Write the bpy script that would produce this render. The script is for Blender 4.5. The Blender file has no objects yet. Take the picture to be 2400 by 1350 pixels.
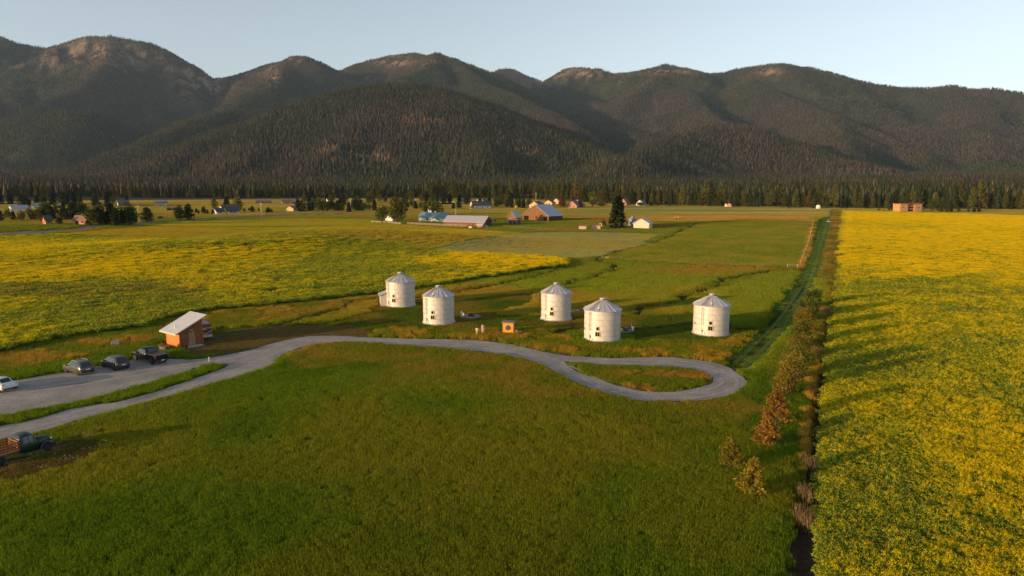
import bpy, bmesh, math, random
import numpy as np
from mathutils import Vector, Matrix
R = math.radians
random.seed(7); RNG = np.random.default_rng(11)
S = bpy.context.scene
C = S.collection

# ------------------------------------------------------------------ camera, sky, sun, exposure
CAM_Z, PITCH, F = 24.0, R(8.7), 1600.0            # F in pixels of the 2400 px wide photograph
cam = bpy.data.cameras.new('camera'); camo = bpy.data.objects.new('camera', cam); C.objects.link(camo)
camo.location = (0, 0, CAM_Z); camo.rotation_euler = (R(90) - PITCH, 0, 0)
cam.sensor_width = 36; cam.lens = 24.0; cam.clip_start = 0.5; cam.clip_end = 40000
S.camera = camo
SUN_EL, SUN_AZ = 7.5, 240.0                        # compass azimuth from +Y clockwise: the sun stands behind the camera on the left
W = bpy.data.worlds.new('World'); S.world = W; W.use_nodes = True
wn = W.node_tree.nodes; wl = W.node_tree.links
bg = wn['Background']; sky = wn.new('ShaderNodeTexSky'); sky.sky_type = 'NISHITA'; sky.sun_disc = False
sky.sun_elevation = R(SUN_EL); sky.sun_rotation = R(SUN_AZ); sky.altitude = 900; sky.air_density = 1.0; sky.dust_density = 1.2; sky.ozone_density = 1.6
hs = wn.new('ShaderNodeHueSaturation'); hs.inputs['Saturation'].default_value = .50; wl.new(sky.outputs[0], hs.inputs['Color'])
wl.new(hs.outputs[0], bg.inputs[0]); bg.inputs[1].default_value = 0.15
sd = bpy.data.lights.new('sun', 'SUN'); sd.energy = 4.0; sd.angle = R(0.5); sd.color = (1.0, 0.64, 0.30)
so = bpy.data.objects.new('sun', sd); C.objects.link(so)
sv = Vector((math.sin(R(SUN_AZ)) * math.cos(R(SUN_EL)), math.cos(R(SUN_AZ)) * math.cos(R(SUN_EL)), math.sin(R(SUN_EL))))
so.rotation_euler = sv.to_track_quat('Z', 'Y').to_euler(); so.location = sv * 500
S.view_settings.view_transform = 'Standard'; S.view_settings.look = 'None'
S.view_settings.exposure = 0.75; S.view_settings.gamma = 1
S.cycles.max_bounces = 5; S.cycles.diffuse_bounces = 2; S.cycles.glossy_bounces = 2; S.cycles.transmission_bounces = 2
S.cycles.transparent_max_bounces = 4; S.cycles.volume_bounces = 0; S.cycles.use_denoising = True

# ------------------------------------------------------------------ noise and projection helpers
def _hash(ix, iy, seed):
    h = (ix.astype(np.int64) * 374761393 + iy.astype(np.int64) * 668265263 + seed * 974634777) & 0x7fffffff
    h = (h ^ (h >> 13)) * 1274126177 & 0x7fffffff
    return ((h ^ (h >> 16)) & 0xffff) / 65535.0
def vnoise(x, y, seed=0):
    x = np.asarray(x, float); y = np.asarray(y, float)
    ix = np.floor(x); iy = np.floor(y); fx = x - ix; fy = y - iy
    fx = fx * fx * (3 - 2 * fx); fy = fy * fy * (3 - 2 * fy)
    a = _hash(ix, iy, seed); b = _hash(ix + 1, iy, seed); c = _hash(ix, iy + 1, seed); d = _hash(ix + 1, iy + 1, seed)
    return (a * (1 - fx) + b * fx) * (1 - fy) + (c * (1 - fx) + d * fx) * fy
def fbm(x, y, oct=4, seed=0, gain=.5):
    s = 0; a = 1; n = 0
    x = np.asarray(x, float); y = np.asarray(y, float)
    for k in range(oct):
        s = s + a * vnoise(x, y, seed + k * 17); n += a; a *= gain
        x, y = x * 2.03 + 5.1 - y * .31, y * 2.03 + 1.7 + x * .31 / 2
    return s / n
def sstep(a, b, x):
    t = np.clip((x - a) / (b - a), 0, 1); return t * t * (3 - 2 * t)
cp, sp = math.cos(PITCH), math.sin(PITCH)
def project(x, y, z):
    dz = CAM_Z - z
    depth = y * cp + dz * sp
    depth = np.maximum(depth, 1e-3)
    return 1200 + F * x / depth, 675 + F * (dz * cp - y * sp) / depth, depth
def ray(px, py):
    u = (px - 1200) / F; v = (py - 675) / F
    d = Vector((u, cp - v * sp, -sp - v * cp)); return d     # forward (0,cp,-sp); down (0,-sp,-cp)
def at_y(px, py, Y):
    d = ray(px, py); return Vector((d.x * Y / d.y, Y, CAM_Z + d.z * Y / d.y))

# ------------------------------------------------------------------ terrain height
BUMPS = [  # x, y, height, sigma long, sigma short, angle of the long axis
    (-70, 258, 6.8, 60, 30, 16), (-150, 215, 1.2, 70, 32, 8), (-250, 330, 4.0, 120, 34, 4),
    (20, 240, .8, 60, 35, 0), (-160, 520, 3.0, 160, 60, 0), (150, 430, 1.5, 120, 60, 0), (330, 330, 2.5, 160, 70, 20),
]
DITCH = None
def near_h(x, y):
    h = np.zeros_like(x)
    for bx, by, bh, sl, ss, ang in BUMPS:
        c, s = math.cos(R(ang)), math.sin(R(ang))
        u = (x - bx) * c + (y - by) * s; v = -(x - bx) * s + (y - by) * c
        h = h + bh * np.exp(-(u / sl) ** 2 - (v / ss) ** 2)
    fade = sstep(135, 200, y)
    h = h * sstep(120, 190, y) + fade * 1.0 * (fbm(x / 90, y / 90, 3, 5) - .5)
    # drainage ditch at the edge of the right-hand crop
    dx = x - ditch_x(y)
    h = h - .6 * np.exp(-(dx / .9) ** 2) * sstep(200, 120, y)
    return h
def _flat(px, py):
    d = ray(px, py); t = -CAM_Z / d.z; return d.x * t, d.y * t
DITCH_PX = [(1872, 1700), (1878, 1350), (1884, 1220), (1896, 1130), (1906, 1050), (1916, 950), (1930, 850), (1944, 750), (1960, 680), (1968, 640), (1975, 560)]
_dp = [_flat(*p) for p in DITCH_PX]
def ditch_x(y): return np.interp(y, [p[1] for p in _dp], [p[0] for p in _dp])

def ridge(pts, s, k=1.0): return dict(pts=[at_y(px, py, D) for px, py, D in pts], s=s)
RIDGES = [
    ridge([(-700, 120, 6800), (-300, 90, 6600), (-100, 70, 6600), (0, 85, 6600), (20, 96, 6600), (90, 110, 6700), (118, 121, 6900), (140, 108, 6800), (155, 102, 6700), (165, 103, 6650),
           (190, 92, 6600), (215, 85, 6500), (260, 87, 6400), (300, 92, 6400), (345, 100, 6300), (365, 110, 6300), (400, 130, 6300), (430, 150, 6300), (460, 170, 6400), (480, 185, 6600)], .78),
    ridge([(480, 185, 7600), (510, 184, 7500), (560, 177, 7300), (600, 164, 7000), (640, 150, 6600), (670, 145, 6400), (690, 135, 6200), (715, 133, 6100), (740, 143, 6150), (770, 160, 6300), (797, 172, 6900)], .78),
    ridge([(797, 173, 7600), (830, 155, 7200), (870, 143, 7000), (910, 133, 6900), (970, 124, 6800), (1000, 133, 6500), (1025, 127, 6100), (1060, 138, 6000), (1100, 152, 5900), (1150, 170, 5800), (1200, 205, 5500)], .78),
    ridge([(1150, 172, 8200), (1175, 161, 8200), (1195, 160, 8200), (1220, 173, 8000), (1250, 183, 8000), (1275, 192, 8000), (1300, 184, 7700), (1330, 162, 7300), (1345, 159, 7200), (1400, 161, 7000), (1450, 175, 6900)], .78),
    ridge([(1450, 175, 6900), (1500, 167, 6600), (1560, 154, 6400), (1600, 160, 6400), (1650, 172, 6500), (1700, 172, 6500), (1730, 162, 6400), (1800, 152, 6200), (1830, 150, 6100), (1850, 160, 6150), (1890, 158, 6200),
           (1930, 168, 6100), (1990, 185, 6000), (2050, 197, 5900), (2110, 205, 5800), (2180, 207, 5700), (2230, 203, 5500), (2270, 210, 5500), (2330, 208, 5400), (2370, 215, 5300), (2400, 225, 5200), (2550, 262, 5000), (2900, 300, 4800), (3200, 340, 4800)], .62),
    # spurs
    ridge([(260, 87, 6400), (250, 120, 5900), (240, 150, 5500), (190, 205, 5000), (120, 235, 4700), (60, 262, 4500)], .85),
    ridge([(365, 112, 6300), (430, 200, 5700), (470, 260, 5300)], .85),
    ridge([(-400, 350, 3900), (-100, 318, 3900), (0, 299, 3900), (80, 272, 3900), (160, 258, 3900), (210, 259, 4000), (250, 276, 4000), (300, 315, 4000)], .62),
    ridge([(690, 135, 6200), (655, 175, 5600), (625, 200, 5200), (560, 240, 4900), (520, 262, 4700)], .85),
    ridge([(740, 290, 4200), (680, 265, 4200), (620, 258, 4200), (540, 260, 4100), (480, 272, 3900), (430, 292, 3700), (380, 318, 3400), (330, 341, 3200), (270, 358, 3000)], .62),
    ridge([(870, 143, 7000), (880, 190, 6400), (830, 230, 6000)], .85),
    ridge([(1025, 127, 6100), (1000, 160, 5500), (940, 180, 5200), (900, 200, 5000)], .78),
    ridge([(1060, 140, 6000), (1130, 195, 5200), (1200, 222, 4800), (1265, 255, 4400), (1310, 272, 4200), (1350, 300, 4000)], .72),
    # the front hill
    ridge([(330, 405, 1900), (375, 391, 2050), (420, 363, 2250), (500, 332, 2450), (560, 307, 2600), (620, 286, 2750), (700, 247, 2900), (780, 223, 3000), (860, 206, 3050), (960, 199, 3050), (1010, 206, 3050), (1040, 222, 3000),
           (1080, 243, 2950), (1150, 264, 2850), (1250, 302, 2700), (1340, 336, 2500), (1420, 368, 2300), (1460, 388, 2100)], .46),
    ridge([(900, 205, 3050), (860, 280, 2550), (800, 330, 2250), (760, 370, 2000)], .62),
    ridge([(1040, 225, 3000), (1080, 300, 2500), (1120, 350, 2200), (1130, 385, 1950)], .62),
    ridge([(620, 288, 2700), (600, 340, 2300), (560, 385, 1950)], .62),
    # right-hand mountain
    ridge([(1560, 155, 6400), (1530, 190, 5900), (1480, 225, 5500), (1455, 262, 5200)], .72),
    ridge([(1740, 170, 6400), (1760, 196, 5600), (1800, 212, 5200), (1860, 236, 4900), (1950, 272, 4400), (2040, 308, 4000), (2110, 342, 3700), (2170, 372, 3300)], .72),
    ridge([(1600, 205, 5600), (1640, 250, 4900), (1680, 288, 4200)], .62),
    ridge([(1440, 400, 2000), (1470, 381, 2300), (1520, 350, 2600), (1570, 325, 2800), (1630, 302, 3000), (1690, 290, 3150), (1740, 296, 3100), (1800, 318, 3000), (1880, 348, 2800), (1960, 375, 2600), (2050, 400, 2300)], .44),
    ridge([(1950, 275, 4400), (1960, 330, 3500), (1990, 370, 2900)], .58),
    ridge([(2230, 205, 5500), (2290, 300, 4300), (2320, 370, 3300)], .58),
    ridge([(2400, 228, 5200), (2560, 300, 4200), (2700, 380, 3200)], .58),
]
def far_h(x, y):
    x = np.asarray(x, float); y = np.asarray(y, float); shp = x.shape
    x = x.ravel(); y = y.ravel(); r = np.hypot(x, y)
    wx = x + 130 * (fbm(x / 500, y / 500, 3, 31) - .5) * sstep(1500, 3500, r); wy = y + 130 * (fbm(x / 500, y / 500, 3, 37) - .5) * sstep(1500, 3500, r)
    k = 14.0
    base = np.clip(r - 820, 0, None) * .022
    hs = [base]; dmin = np.full(x.shape, 1e9)
    for rg in RIDGES:
        best = np.full(x.shape, -1e4)
        for a, b in zip(rg['pts'][:-1], rg['pts'][1:]):
            ax, ay = a.x, a.y; vx, vy = b.x - a.x, b.y - a.y; L2 = vx * vx + vy * vy + 1e-6
            t = np.clip(((wx - ax) * vx + (wy - ay) * vy) / L2, 0, 1)
            d = np.hypot(wx - ax - t * vx, wy - ay - t * vy)
            t0 = np.clip(((x - ax) * vx + (y - ay) * vy) / L2, 0, 1); d0 = np.hypot(x - ax - t0 * vx, y - ay - t0 * vy)
            w = sstep(0, 260, d0); d = d * w + d0 * (1 - w); t = t * w + t0 * (1 - w)
            z = a.z + (b.z - a.z) * t
            dd = np.sqrt(d * d + 60 ** 2) - 60
            best = np.maximum(best, z - rg['s'] * dd * (1 - .42 * np.clip(dd / 2200, 0, 1)))
            dmin = np.minimum(dmin, d0)
        hs.append(best)
    H = np.stack(hs); m = H.max(0)
    h = m + k * np.log(np.exp((H - m) / k).sum(0)) - k * .25
    h = h * sstep(800, 1500, r) + base * (1 - sstep(800, 1500, r))
    n = 1 - np.abs(2 * fbm(x / 420, y / 420, 5, 3) - 1) * 2
    g = sstep(20, 420, dmin) * np.clip(h / 500, 0, 1)
    h = h + g * 105 * (n - .3) + np.clip(h / 900, 0, 1) * 10 * (fbm(x / 60, y / 60, 3, 9) - .5)
    return h.reshape(shp)
def H(x, y):
    x = np.asarray(x, float); y = np.asarray(y, float)
    r = np.hypot(x, y)
    h = near_h(x, y) * sstep(1000, 800, r)
    m = r > 815
    if np.any(m):
        if h.ndim == 0: h = h + far_h(x, y)
        else: h[m] += far_h(x[m], y[m])
    return h
def G(px, py):
    """the point of the ground seen at a pixel of the 2400x1350 photograph"""
    d = ray(px, py); lo = 0.0; t = 20.0
    ts = np.geomspace(20, 3000, 900); X = d.x * ts; Y = d.y * ts; Z = CAM_Z + d.z * ts
    hit = np.nonzero(Z < H(X, Y))[0]
    if not len(hit): i = len(ts) - 1; return Vector((X[i], Y[i], float(H(X[i], Y[i]))))
    i = hit[0]; a, b = ts[max(i - 1, 0)], ts[i]
    for _ in range(18):
        m = (a + b) / 2
        if CAM_Z + d.z * m < float(H(d.x * m, d.y * m)): b = m
        else: a = m
    p = Vector((d.x * b, d.y * b, 0)); p.z = float(H(p.x, p.y)); return p
def mpp(p): return (p.y * cp + (CAM_Z - p.z) * sp) / F     # metres per photograph pixel at a point

def inpoly(px, py, poly):
    inside = np.zeros(px.shape, bool); n = len(poly); j = n - 1
    for i in range(n):
        xi, yi = poly[i]; xj, yj = poly[j]
        if yi != yj:
            c = ((yi > py) != (yj > py)) & (px < (xj - xi) * (py - yi) / (yj - yi) + xi)
            inside ^= c
        j = i
    return inside
def seglist_dist(x, y, pts):
    d = np.full(x.shape, 1e9)
    for (ax, ay), (bx, by) in zip(pts[:-1], pts[1:]):
        vx, vy = bx - ax, by - ay; t = np.clip(((x - ax) * vx + (y - ay) * vy) / (vx * vx + vy * vy + 1e-9), 0, 1)
        d = np.minimum(d, np.hypot(x - ax - t * vx, y - ay - t * vy))
    return d

# ------------------------------------------------------------------ outlines on the ground (photograph pixels, turned into ground points)
DRIVE = [(-500, 965), (33, 892), (150, 873), (240, 857), (300, 847), (320, 841), (400, 842), (457, 843), (517, 835), (583, 822), (633, 807), (683, 795), (733, 788), (800, 788), (880, 792), (980, 795), (1100, 798), (1187, 806), (1231, 815),
         (1275, 825), (1327, 834), (1362, 837), (1406, 839), (1465, 840), (1523, 838), (1581, 839), (1640, 845), (1683, 853), (1712, 865), (1742, 885), (1748, 897), (1739, 911), (1712, 926), (1669, 936), (1610, 941), (1537, 941),
         (1479, 937), (1435, 926), (1377, 908), (1339, 892), (1304, 873), (1263, 853), (1217, 840), (1173, 831), (1100, 822), (980, 812), (880, 805), (800, 802), (725, 809), (687, 821), (657, 835), (637, 855), (612, 866), (562, 881),
         (512, 897), (462, 910), (412, 924), (350, 941), (300, 955), (200, 981), (111, 1007), (0, 1035), (-500, 1160), (-500, 1110), (0, 1001), (89, 982), (167, 960), (200, 953), (275, 942), (350, 924), (412, 904), (462, 887), (512, 868), (534, 859), (530, 854),
         (500, 853), (462, 861), (425, 875), (362, 893), (275, 918), (200, 938), (78, 961), (0, 976), (-500, 1075)]
ISLAND = [(1322, 850), (1362, 849), (1392, 854), (1450, 857), (1537, 859), (1596, 862), (1634, 867), (1663, 879), (1675, 889), (1666, 900), (1640, 908), (1596, 917), (1537, 919), (1494, 915), (1450, 905), (1406, 892), (1362, 875), (1333, 859)]
CANOLA_R = [(1980, 497), (2110, 500), (2400, 508), (3400, 530), (6000, 1500), (6000, 2600), (1975, 2600), (1925, 1500), (1912, 1350), (1900, 1200), (1906, 1050), (1920, 960), (1936, 850), (1945, 760), (1960, 700), (1968, 640), (1974, 560)]
CANOLA_L = [(-1500, 575), (0, 556), (130, 552), (260, 556), (380, 566), (440, 571), (520, 566), (600, 570), (680, 564), (735, 560), (800, 566), (850, 573), (900, 580), (980, 592), (1100, 598), (1200, 603), (1290, 607), (1337, 617), (1330, 627), (1260, 637), (1170, 650), (1080, 663),
            (985, 678), (900, 690), (800, 700), (700, 712), (600, 722), (480, 733), (400, 748), (330, 770), (200, 788), (100, 806), (0, 830), (-1500, 960)]
PALE = [(1002, 585), (1060, 568), (1130, 555), (1215, 546), (1330, 543), (1460, 545), (1555, 549), (1540, 556), (1500, 577), (1440, 596), (1380, 606), (1300, 606), (1200, 601), (1100, 597), (1010, 590)]
SQUARE = [(1640, 521), (1780, 519), (1906, 521), (1892, 575), (1878, 630), (1650, 622), (1520, 615), (1408, 607), (1480, 585), (1540, 565), (1600, 538)]
TAN_FIELD = [(-600, 620), (0, 553), (120, 549), (330, 531), (440, 519), (700, 513), (860, 514), (960, 528), (1100, 538), (1215, 545), (1060, 568), (1000, 585), (900, 579), (800, 566), (735, 560), (600, 570), (440, 571), (260, 556), (130, 552), (0, 556), (-600, 625)]
FAR_TAN = [(1540, 508), (1700, 505), (1900, 508), (1912, 519), (1780, 517), (1650, 519), (1560, 520), (1420, 515), (1330, 512), (1330, 505)]
FAR_PALE = [(1300, 497), (1500, 484), (1700, 484), (1950, 489), (1940, 500), (1700, 502), (1560, 503), (1330, 502)]
DIRT = [(560, 823), (633, 806), (690, 793), (760, 786), (900, 786), (820, 760), (700, 762), (600, 768), (500, 770), (478, 790), (424, 818), (430, 838), (520, 832)]
FLATTEN = [(540, 770), (640, 762), (760, 757), (860, 735), (900, 700), (960, 690), (1000, 720), (1080, 705), (1180, 692), (1260, 688), (1250, 710), (1150, 740), (1300, 742), (1500, 745), (1620, 735), (1720, 760), (1760, 790), (1700, 800), (1560, 802), (1540, 835), (1500, 836), (1490, 790), (1380, 775), (1230, 770), (1060, 778), (960, 770), (860, 775), (760, 786), (600, 800)]
TRACK_A = [(1946, 489), (1944, 500), (1936, 518), (1925, 545), (1912, 590), (1899, 630), (1880, 670), (1857, 705), (1832, 742), (1806, 772), (1770, 806), (1722, 852)]
TRACK_B = [(1950, 489), (1948, 502), (1942, 525), (1933, 560), (1922, 600), (1911, 640), (1898, 672), (1876, 710), (1852, 747), (1826, 780), (1795, 812), (1745, 862)]
ROAD_L = [(-900, 640), (-200, 572), (0, 549), (100, 544), (200, 535), (330, 525), (450, 515), (560, 510), (700, 503), (860, 500)]
CREEKS = [[(1330, 670), (1345, 660), (1390, 652), (1400, 645), (1440, 633), (1435, 622), (1405, 614), (1395, 608)], [(1500, 740), (1505, 725), (1530, 718), (1560, 716), (1600, 708), (1612, 696), (1650, 680), (1683, 672), (1690, 658), (1720, 652), (1800, 637), (1880, 632)],
          [(1240, 800), (1360, 770), (1500, 770), (1600, 762), (1700, 768), (1790, 776)], [(1722, 856), (1760, 830), (1830, 745), (1890, 660)], [(1410, 607), (1500, 614), (1650, 622), (1840, 628)],
          [(480, 800), (620, 770), (700, 750), (800, 722), (830, 708), (880, 700)], [(600, 690), (760, 684), (880, 680)], [(980, 700), (1100, 682), (1180, 668), (1340, 628)], [(1640, 521), (1600, 540), (1530, 570), (1410, 604)]]
gp = lambda poly: [(lambda v: (v.x, v.y))(G(*p)) for p in poly]
CRK = [gp(c) for c in CREEKS]; TRA = gp(TRACK_A); TRB = gp(TRACK_B); RDL = gp(ROAD_L)

def mixc(c, d, m):
    m = np.asarray(m, float)[..., None]; return c * (1 - m) + np.asarray(d, float) * m
def cover(x, y, h=None):
    """albedo of the ground plus plant kind: 0 meadow, 1 crop, 2 bare, 3 mown, 4 tall dry"""
    if h is None: h = H(x, y)
    px, py, dep = project(x, y, h)
    j1 = (fbm(x / 3.0, y / 3.0, 3, 71) - .5); jx = px + j1 * 700 / np.maximum(dep, 30) ; jy = py + j1 * 260 / np.maximum(dep, 30)
    n1 = fbm(x / 28, y / 28, 4, 1); n2 = fbm(x / 9, y / 9, 3, 2); n3 = fbm(x / 70, y / 45, 3, 8); n4 = fbm(x / 2.5, y / 2.5, 2, 14)
    col = np.zeros(x.shape + (3,)); col[:] = (.055, .088, .010)
    # meadow: green to olive-brown drifts
    col = mixc(col, (.105, .098, .016), sstep(.44, .70, n1 * .6 + n2 * .4) * .7)
    col = mixc(col, (.036, .066, .008), sstep(.52, .38, n2 * .4 + n3 * .6) * .6)
    mid = sstep(95, 150, y)
    col = mixc(col, (.12, .145, .020), mid * .75)
    col = mixc(col, (.165, .115, .030), mid * sstep(.47, .62, n3 * .5 + n1 * .5) * .8)
    kind = np.zeros(x.shape, int); tall = .55 + .5 * n2
    far = sstep(420, 560, y)
    col = mixc(col, (.23, .185, .055), far * .85)
    st = sstep(.42, .62, fbm(x / 260, y / 24, 3, 44)); col = mixc(col, (.14, .15, .04), far * st * .8)
    def P(poly): return inpoly(jx, jy, poly)
    def setc(m, c, k=None, t=None):
        nonlocal col
        col[m] = (np.broadcast_to(np.asarray(c, float), col.shape))[m] if np.ndim(c) == 1 else c[m]
        if k is not None: kind[m] = k
        if t is not None: tall[m] = t
    def blend(a, b, f): return mixc(np.broadcast_to(np.array(a, float), col.shape).copy(), b, f)
    tan = blend((.25, .20, .026), (.19, .19, .024), sstep(.40, .62, fbm(x / 120, y / 26, 4, 21)))
    setc(P(TAN_FIELD), tan, 0, .35)
    setc(P(FAR_PALE), blend((.22, .20, .09), (.13, .15, .06), sstep(.4, .6, fbm(x / 180, y / 20, 3, 22))), 0, .4)
    setc(P(FAR_TAN), blend((.26, .165, .06), (.16, .13, .04), sstep(.45, .62, fbm(x / 160, y / 14, 3, 23))), 0, .4)
    setc(P(PALE), blend((.20, .215, .095), (.25, .22, .075), sstep(.42, .62, fbm(x / 70, y / 30, 3, 24))), 3, .4)
    setc(P(SQUARE), blend((.105, .135, .020), (.145, .145, .026), sstep(.42, .60, n2)), 0, .5)
    cl = P(CANOLA_L); cr = P(CANOLA_R)
    setc(cl | cr, blend((.045, .085, .012), (.075, .10, .012), n4), 1, 1.0)
    # tan margins along the right-hand crop and the track
    edge = inpoly(jx, jy, [(1951, 489), (1978, 494), (1974, 560), (1966, 650), (1950, 740), (1935, 850), (1915, 990), (1905, 1130), (1870, 1130), (1885, 950), (1905, 800), (1935, 690), (1925, 650), (1938, 575)])
    setc(edge & (kind == 0), blend((.17, .115, .035), (.08, .085, .018), sstep(.4, .62, n2)), 4, .6)
    setc(inpoly(jx, jy, [(1905, 522), (1925, 508), (1937, 510), (1905, 628), (1880, 670), (1830, 740), (1790, 740), (1880, 630)]), (.045, .085, .014), 3, .2)
    setc(inpoly(jx, jy, [(1902, 530), (1909, 530), (1890, 600), (1877, 632), (1869, 630), (1886, 590)]), (.26, .17, .05), 4, .5)
    # tracks, creeks
    dtr = np.minimum(seglist_dist(x, y, TRA), seglist_dist(x, y, TRB)); m = (dtr < 1.5) & (kind != 1)
    setc(m, (.10, .15, .020), 3, .18)
    dck = np.full(x.shape, 1e9)
    for c in CRK: dck = np.minimum(dck, seglist_dist(x + (n2 - .5) * 5, y + (n4 - .5) * 2, c))
    m = (dck < .7) & (kind != 1); setc(m, (.022, .034, .006), 3, .25)
    m = (dck >= .7) & (dck < 2.2) & (kind != 1); col[m] = col[m] * .72
    fl = P(FLATTEN) & (kind == 0); col[fl] = blend((.040, .060, .012), (.085, .075, .022), sstep(.45, .62, n2))[fl]; tall[fl] = .28
    near = P([(860, 800), (900, 770), (1000, 776), (1160, 775), (1290, 770), (1360, 812), (1480, 812), (1545, 800), (1620, 800), (1700, 802), (1770, 770), (1780, 800), (1690, 850), (1500, 836), (1300, 830), (1100, 795), (900, 790)]) & (kind == 0)
    s2 = sstep(.46, .60, fbm(x / 4, y / 3, 3, 51)); cc = blend((.068, .085, .012), (.135, .098, .020), s2); col[near] = cc[near]; tall[near] = .8
    dirt = P(DIRT); setc(dirt, blend((.080, .064, .032), (.060, .066, .022), sstep(.38, .58, n2)), 3, .16)
    # field edge of the left crop and the rough bank beside the parking area
    bank = P([(-600, 900), (0, 832), (200, 792), (330, 774), (420, 750), (500, 735), (620, 722), (760, 702), (820, 705), (700, 740), (560, 762), (480, 772), (380, 790), (330, 808), (200, 840), (0, 872), (-600, 950)]) & (kind != 1)
    s3 = sstep(.42, .60, fbm(x / 7, y / 3.5, 3, 53)); cc = blend((.070, .085, .014), (.14, .100, .026), s3); col[bank] = cc[bank]; tall[bank] = .75
    tn = P([(660, 835), (730, 806), (880, 806), (1090, 824), (1240, 852), (1320, 885), (1340, 893), (1440, 928), (1600, 945), (1740, 930), (1800, 960), (1700, 1010), (1500, 1010), (1330, 960), (1200, 930), (1000, 880), (850, 850), (720, 870)]) & (kind == 0)
    cc = blend((.072, .085, .012), (.105, .088, .020), sstep(.40, .66, fbm(x / 5, y / 3.2, 3, 55))); col[tn] = cc[tn]
    isl = P([(p[0], p[1]) for p in ISLAND]); cc = blend((.065, .085, .012), (.135, .088, .026), sstep(.45, .6, fbm(x / 5, y / 3, 3, 57)) * sstep(9, 17, x)); col[isl] = cc[isl]; tall[isl] = .55
    # flower bed soil by the old truck
    bed = P([(-300, 1080), (0, 1062), (130, 1032), (200, 1028), (250, 1045), (215, 1075), (150, 1100), (60, 1125), (-300, 1160)]); setc(bed, blend((.060, .048, .026), (.045, .062, .014), sstep(.42, .58, n4)), 0, .35)
    # bare ditch soil at the bottom right
    dx = x - ditch_x(y); db = (np.abs(dx) < 1.0 + .6 * (n2 - .5)) & (y < 47.5) & (y > 20); setc(db, (.060, .038, .024), 2, 0)
    db = (np.abs(dx) < .55) & (y >= 47.5) & (y < 170); setc(db, (.035, .035, .012), 2, 0)
    dr = inpoly(px, py, DRIVE) & ~inpoly(px, py, ISLAND); setc(dr, (.13, .12, .11), 2, 0)
    return col, kind, tall, px, py

# ------------------------------------------------------------------ materials
MATS = {}
def nt(name):
    m = bpy.data.materials.new(name); m.use_nodes = True; t = m.node_tree; MATS[name] = m
    return m, t.nodes, t.links, t.nodes['Principled BSDF']
def plain(name, col, rough=.6, metal=0, var=.18, scale=6.0, bump=0, spec=None, dirt=None):
    if name in MATS: return MATS[name]
    m, n, l, b = nt(name)
    tc = n.new('ShaderNodeTexCoord'); no = n.new('ShaderNodeTexNoise'); no.inputs['Scale'].default_value = scale; no.inputs['Detail'].default_value = 6
    l.new(tc.outputs['Object'], no.inputs['Vector'])
    rp = n.new('ShaderNodeValToRGB'); l.new(no.outputs['Fac'], rp.inputs[0])
    c = np.array(col[:3]); d = np.array(dirt) if dirt else c * (1 - var)
    rp.color_ramp.elements[0].position = .32; rp.color_ramp.elements[1].position = .68
    rp.color_ramp.elements[0].color = (*d, 1); rp.color_ramp.elements[1].color = (*np.clip(c * (1 + var * .5), 0, 1), 1)
    l.new(rp.outputs[0], b.inputs['Base Color']); b.inputs['Roughness'].default_value = rough; b.inputs['Metallic'].default_value = metal
    if spec is None and rough >= .9: spec = .08
    if spec is not None: b.inputs['Specular IOR Level'].default_value = spec
    if bump:
        bu = n.new('ShaderNodeBump'); bu.inputs['Strength'].default_value = bump; bu.inputs['Distance'].default_value = .02
        l.new(no.outputs['Fac'], bu.inputs['Height']); l.new(bu.outputs[0], b.inputs['Normal'])
    return m
def ribbed(name, col, axis, period, rough=.5, metal=0, strength=.6, var=.2, dark=.75, dirt=None):
    """boards or corrugated sheet: parallel grooves along one object axis"""
    if name in MATS: return MATS[name]
    m, n, l, b = nt(name)
    tc = n.new('ShaderNodeTexCoord'); wv = n.new('ShaderNodeTexWave'); wv.wave_type = 'BANDS'; wv.bands_direction = axis; wv.inputs['Scale'].default_value = math.pi / (period * 10) * 2 * .5 * 2 / 2 * 1.0
    wv.inputs['Scale'].default_value = 1 / (period * 3.1831) ; wv.inputs['Distortion'].default_value = 0
    l.new(tc.outputs['Object'], wv.inputs['Vector'])
    no = n.new('ShaderNodeTexNoise'); no.inputs['Scale'].default_value = 1.6; no.inputs['Detail'].default_value = 8; l.new(tc.outputs['Object'], no.inputs['Vector'])
    rp = n.new('ShaderNodeValToRGB'); l.new(no.outputs['Fac'], rp.inputs[0]); c = np.array(col)
    rp.color_ramp.elements[0].position = .3; rp.color_ramp.elements[1].position = .7
    rp.color_ramp.elements[0].color = (*(dirt if dirt else c * (1 - var)), 1); rp.color_ramp.elements[1].color = (*np.clip(c * (1 + var * .5), 0, 1), 1)
    mx = n.new('ShaderNodeMixRGB'); mx.blend_type = 'MULTIPLY'; mx.inputs[0].default_value = 1
    r2 = n.new('ShaderNodeValToRGB'); r2.color_ramp.elements[0].position = .0; r2.color_ramp.elements[1].position = .25
    r2.color_ramp.elements[0].color = (dark, dark, dark, 1); r2.color_ramp.elements[1].color = (1, 1, 1, 1)
    l.new(wv.outputs['Fac'], r2.inputs[0]); l.new(rp.outputs[0], mx.inputs[1]); l.new(r2.outputs[0], mx.inputs[2]); l.new(mx.outputs[0], b.inputs['Base Color'])
    bu = n.new('ShaderNodeBump'); bu.inputs['Strength'].default_value = strength; bu.inputs['Distance'].default_value = .02
    l.new(wv.outputs['Fac'], bu.inputs['Height']); l.new(bu.outputs[0], b.inputs['Normal'])
    b.inputs['Roughness'].default_value = rough; b.inputs['Metallic'].default_value = metal
    return m
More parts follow.
